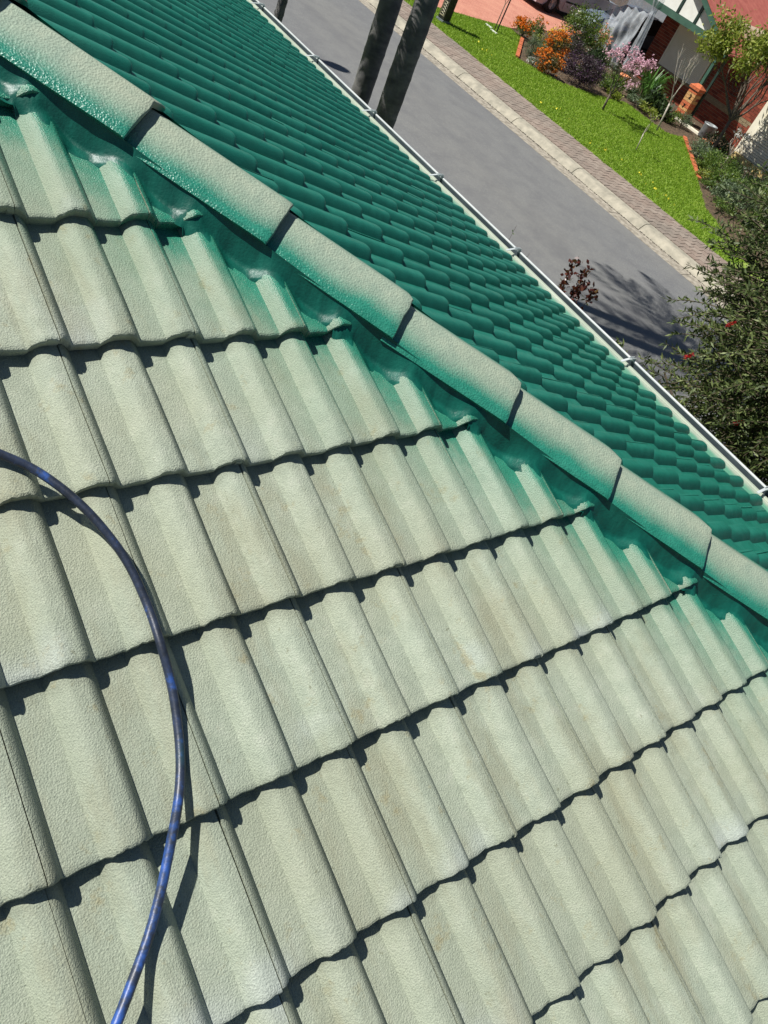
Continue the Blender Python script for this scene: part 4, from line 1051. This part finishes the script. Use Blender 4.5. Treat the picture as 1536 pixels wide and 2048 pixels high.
# sunlit right wing with a ribbed roller door, and a taller pale wall behind
hb('wing_wall', -10.80, -6.5, 23.9, 30.5, .1, 2.75, M_IVORY)
for i in range(30): hb('roller_door_rib', -10.55, -8.2, 23.865, 23.899, .30 + i * .068, .352 + i * .068, M_IVORY)
hb('door_sill', -10.7, -8.1, 23.72, 23.862, .1, .27, simple('yellow_sill', S((206, 178, 110)), S((222, 196, 134)), .8))
hb('pale_rear_wall', -12.6, -7.0, 28.6, 30.2, 2.76, 5.2, M_IVORY)
hb('eave_wall', -22.5, WX0 - .02, 31.0, 31.4, .1, 3.2, simple('garage_grey', S((120, 124, 128)), S((140, 144, 146)), .7))

# plastic sheet hung beside the verandah
def plastic():
    m = N('clear_plastic_sheet'); m.set(Base_Color=S((226, 232, 236)), Roughness=.18)
    tr = m.n('ShaderNodeBsdfTransparent'); tr.inputs[0].default_value = (.93, .95, .97, 1); mx = m.n('ShaderNodeMixShader')
    f = m.ramp(m.noise(3.0, 4, .6), [(.35, .18), (.7, .5)]); m.l(f, mx.inputs[0]); m.l(tr.outputs[0], mx.inputs[1]); m.l(m.p.outputs[0], mx.inputs[2]); m.l(mx.outputs[0], m.out.inputs[0]); return m.m
M_PL = plastic()
V, F = [], []; nu, nv = 46, 30
for i in range(nu + 1):
    for j in range(nv + 1):
        u, v = i / nu, j / nv
        top = Vector((-18.5, 24.9, 2.75)).lerp(Vector((-16.05, 24.05, 2.42)), u); bot = Vector((-17.9, 24.3, .13)).lerp(Vector((-16.2, 23.95, .14)), u)
        p = top.lerp(bot, v); fold = .05 * math.sin(u * 38 + 3 * math.sin(v * 2.2)) * (.4 + v) + .06 * math.sin(u * 11 + v * 5) + .03 * math.sin(v * 17 + u * 9)
        p += Vector((.12 * math.sin(v * 3.1) * (1 - u), -fold - .25 * math.sin(math.pi * v) * .5, 0)); V.append(tuple(p))
for i in range(nu):
    for j in range(nv): a = i * (nv + 1) + j; F.append((a, a + 1, a + nv + 2, a + nv + 1))
sh = empty('plastic_sheet', (0, 0, 0), label='clear crumpled plastic dust sheet hung beside the brick house', cat='plastic sheet')
link('sheet_panel', np_mesh('sheet_panel', V, F, M_PL, True), sh)
V = []; n = 26; m_ = 24
for i in range(m_ + 1):
    t = i / m_; z = 2.45 - 2.2 * t; r = .07 + .10 * abs(t - .18) ** .8 + .16 * max(0, .18 - t) * 4
    for k in range(n):
        a = 2 * math.pi * k / n; rk = r * (1 + .22 * math.sin(7 * a + t * 9) + .1 * math.sin(3 * a - t * 5)); V.append((-16.05 + .18 * t + rk * math.cos(a), 23.98 + rk * math.sin(a), z))
F = [(i * n + k, i * n + (k + 1) % n, (i + 1) * n + (k + 1) % n, (i + 1) * n + k) for i in range(m_) for k in range(n)]
link('gathered_fold', np_mesh('gathered_fold', V, F, M_PL, True), sh)

# silver car in the driveway ------------------------------------------------------------------
def carmat():
    m = N('silver_paint'); m.set(Base_Color=S((190, 184, 190)), Metallic=.35, Roughness=.28)
    m.p.inputs['Coat Weight'].default_value = .6; return m.m
M_CAR = carmat(); M_GLASS = simple('car_glass', S((20, 24, 28)), None, .08); M_RIM = simple('alloy', S((176, 178, 182)), S((196, 198, 200)), .3, metal=.8)
def make_car(name, label, loc, rz, paint):
    car = empty(name, loc, rz, label=label, cat='car'); W = .89
    # side outline along local y (front at y = -.92, rear at 3.72), wheel arches cut in
    def arch(cy): return [(cy - .36 * math.cos(a), .30 + .36 * math.sin(a)) for a in np.linspace(.05, math.pi - .05, 11)]
    low = [(-.90, .22), (-.52, .20)] + [(y, z) for y, z in arch(0)] + [(.55, .19), (2.15, .19)] + [(y, z) for y, z in arch(2.7)] + [(3.2, .24), (3.70, .30)]
    up = [(3.76, .55), (3.72, .86), (3.60, .95), (2.75, .98), (1.6, .97), (.45, .93), (-.3, .86), (-.78, .72), (-.93, .52)]
    out = low + up; n = len(out)
    # loft across the width: inset sides for tumblehome
    st = [(-W, .985), (-W - .02, .95), (W + .02, .95), (W, .985)]
    b = MB(); xs = [-W + .03, -W, W, W - .03]; ins = [.985, 1, 1, .985]
    for x, q in zip(xs, ins):
        for y, z in out: b.v.append((x * (1 - .05 * max(0, z - .6)), 1.4 + (y - 1.4) * q, .58 + (z - .58) * q))
    for k in range(3):
        for i in range(n): b.f.append((k * n + i, k * n + (i + 1) % n, (k + 1) * n + (i + 1) % n, (k + 1) * n + i))
    b.f.append(tuple(range(n))); b.f.append(tuple(reversed(range(3 * n, 4 * n)))); b.build('body', paint, car)
    g = MB(); gp = [(.35, .93), (1.15, 1.38), (1.7, 1.44), (2.35, 1.38), (3.15, .96)]; m = len(gp)
    for x0, x1 in ((-.80, -.60), (.80, .60)):
        for y, z in gp: t = (z - .93) / .51; g.v.append((x0 + (x1 - x0) * t, y, z))
    for i in range(m - 1): g.f.append((i, i + 1, m + i + 1, m + i))
    g.f.append(tuple(range(m))); g.f.append(tuple(reversed(range(m, 2 * m)))); g.build('cabin_glass', M_GLASS, car)
    r = MB(); r.add([(-.63, 1.1, 1.392), (.63, 1.1, 1.392), (.60, 1.7, 1.458), (.62, 2.38, 1.392), (-.62, 2.38, 1.392), (-.60, 1.7, 1.458)], [(0, 1, 2, 5), (5, 2, 3, 4)]); r.build('roof', paint, car)
    for sx in (-1, 1):
        for y0, y1 in ((.62, 1.52), (1.54, 2.32)):
            d = MB(); x = sx * (W + .003); z0, z1 = .27, .88
            d.add([(x, y0, z0), (x, y1, z0), (x * .985, y1, z1), (x * .985, y0, z1), (x - sx * .02, y0, z0), (x - sx * .02, y1, z0), (x * .985 - sx * .02, y1, z1), (x * .985 - sx * .02, y0, z1)],
                  [(0, 1, 2, 3), (4, 7, 6, 5), (0, 4, 5, 1), (1, 5, 6, 2), (2, 6, 7, 3), (3, 7, 4, 0)]); dd = d.build('door', paint, car)
            MB().box(min(x, x + sx * .02), max(x, x + sx * .02), y1 - .22, y1 - .06, .74, .765).build('handle', paint, dd)
            MB().box(min(x, x + sx * .012), max(x, x + sx * .012), y0 + .01, y1 - .01, .50, .55).build('rubbing_strip', M_BLACK, dd)
        MB().box(sx * .70 - .15, sx * .70 + .15, -.94, -.86, .55, .70).build('headlight', M_WHITE, car)
        MB().box(sx * .72 - .13, sx * .72 + .13, 3.70, 3.775, .62, .84).build('tail_light', simple('red_lens', S((190, 30, 26)), None, .2), car)
    for sx in (-1, 1):
        for y in (0, 2.7):
            wv = MB(); pr = [(.19, -.1), (.30, -.1), (.325, -.07), (.325, .07), (.30, .1), (.19, .1)]; wv.lathe(pr, 28)
            wh = wv.build('wheel', M_BLACK, car, True); wh.location = (sx * (W - .10), y, .325); wh.rotation_euler = (0, R_(90), 0)
            rm = MB(); rm.lathe([(.20, .06 * sx), (.215, .085 * sx), (.19, .09 * sx), (.185, .02 * sx), (.03, .03 * sx), (.03, .075 * sx), (.001, .08 * sx)], 24)
            for k in range(10):
                a = k * math.pi / 5; rm.tube([(.03 * math.cos(a), .03 * math.sin(a), .07 * sx), (.195 * math.cos(a), .195 * math.sin(a), .075 * sx)], .014, 5)
            rm.build('rim', M_RIM, wh)
    return car
make_car('parked_car', 'silver car parked on the red driveway', (-22.03, 25.2, .12), 0, M_CAR)
make_car('parked_car', 'grey car standing behind the clear plastic sheet', (-18.6, 25.6, .12), 0, simple('grey_paint', S((120, 130, 144)), None, .3, metal=.3))
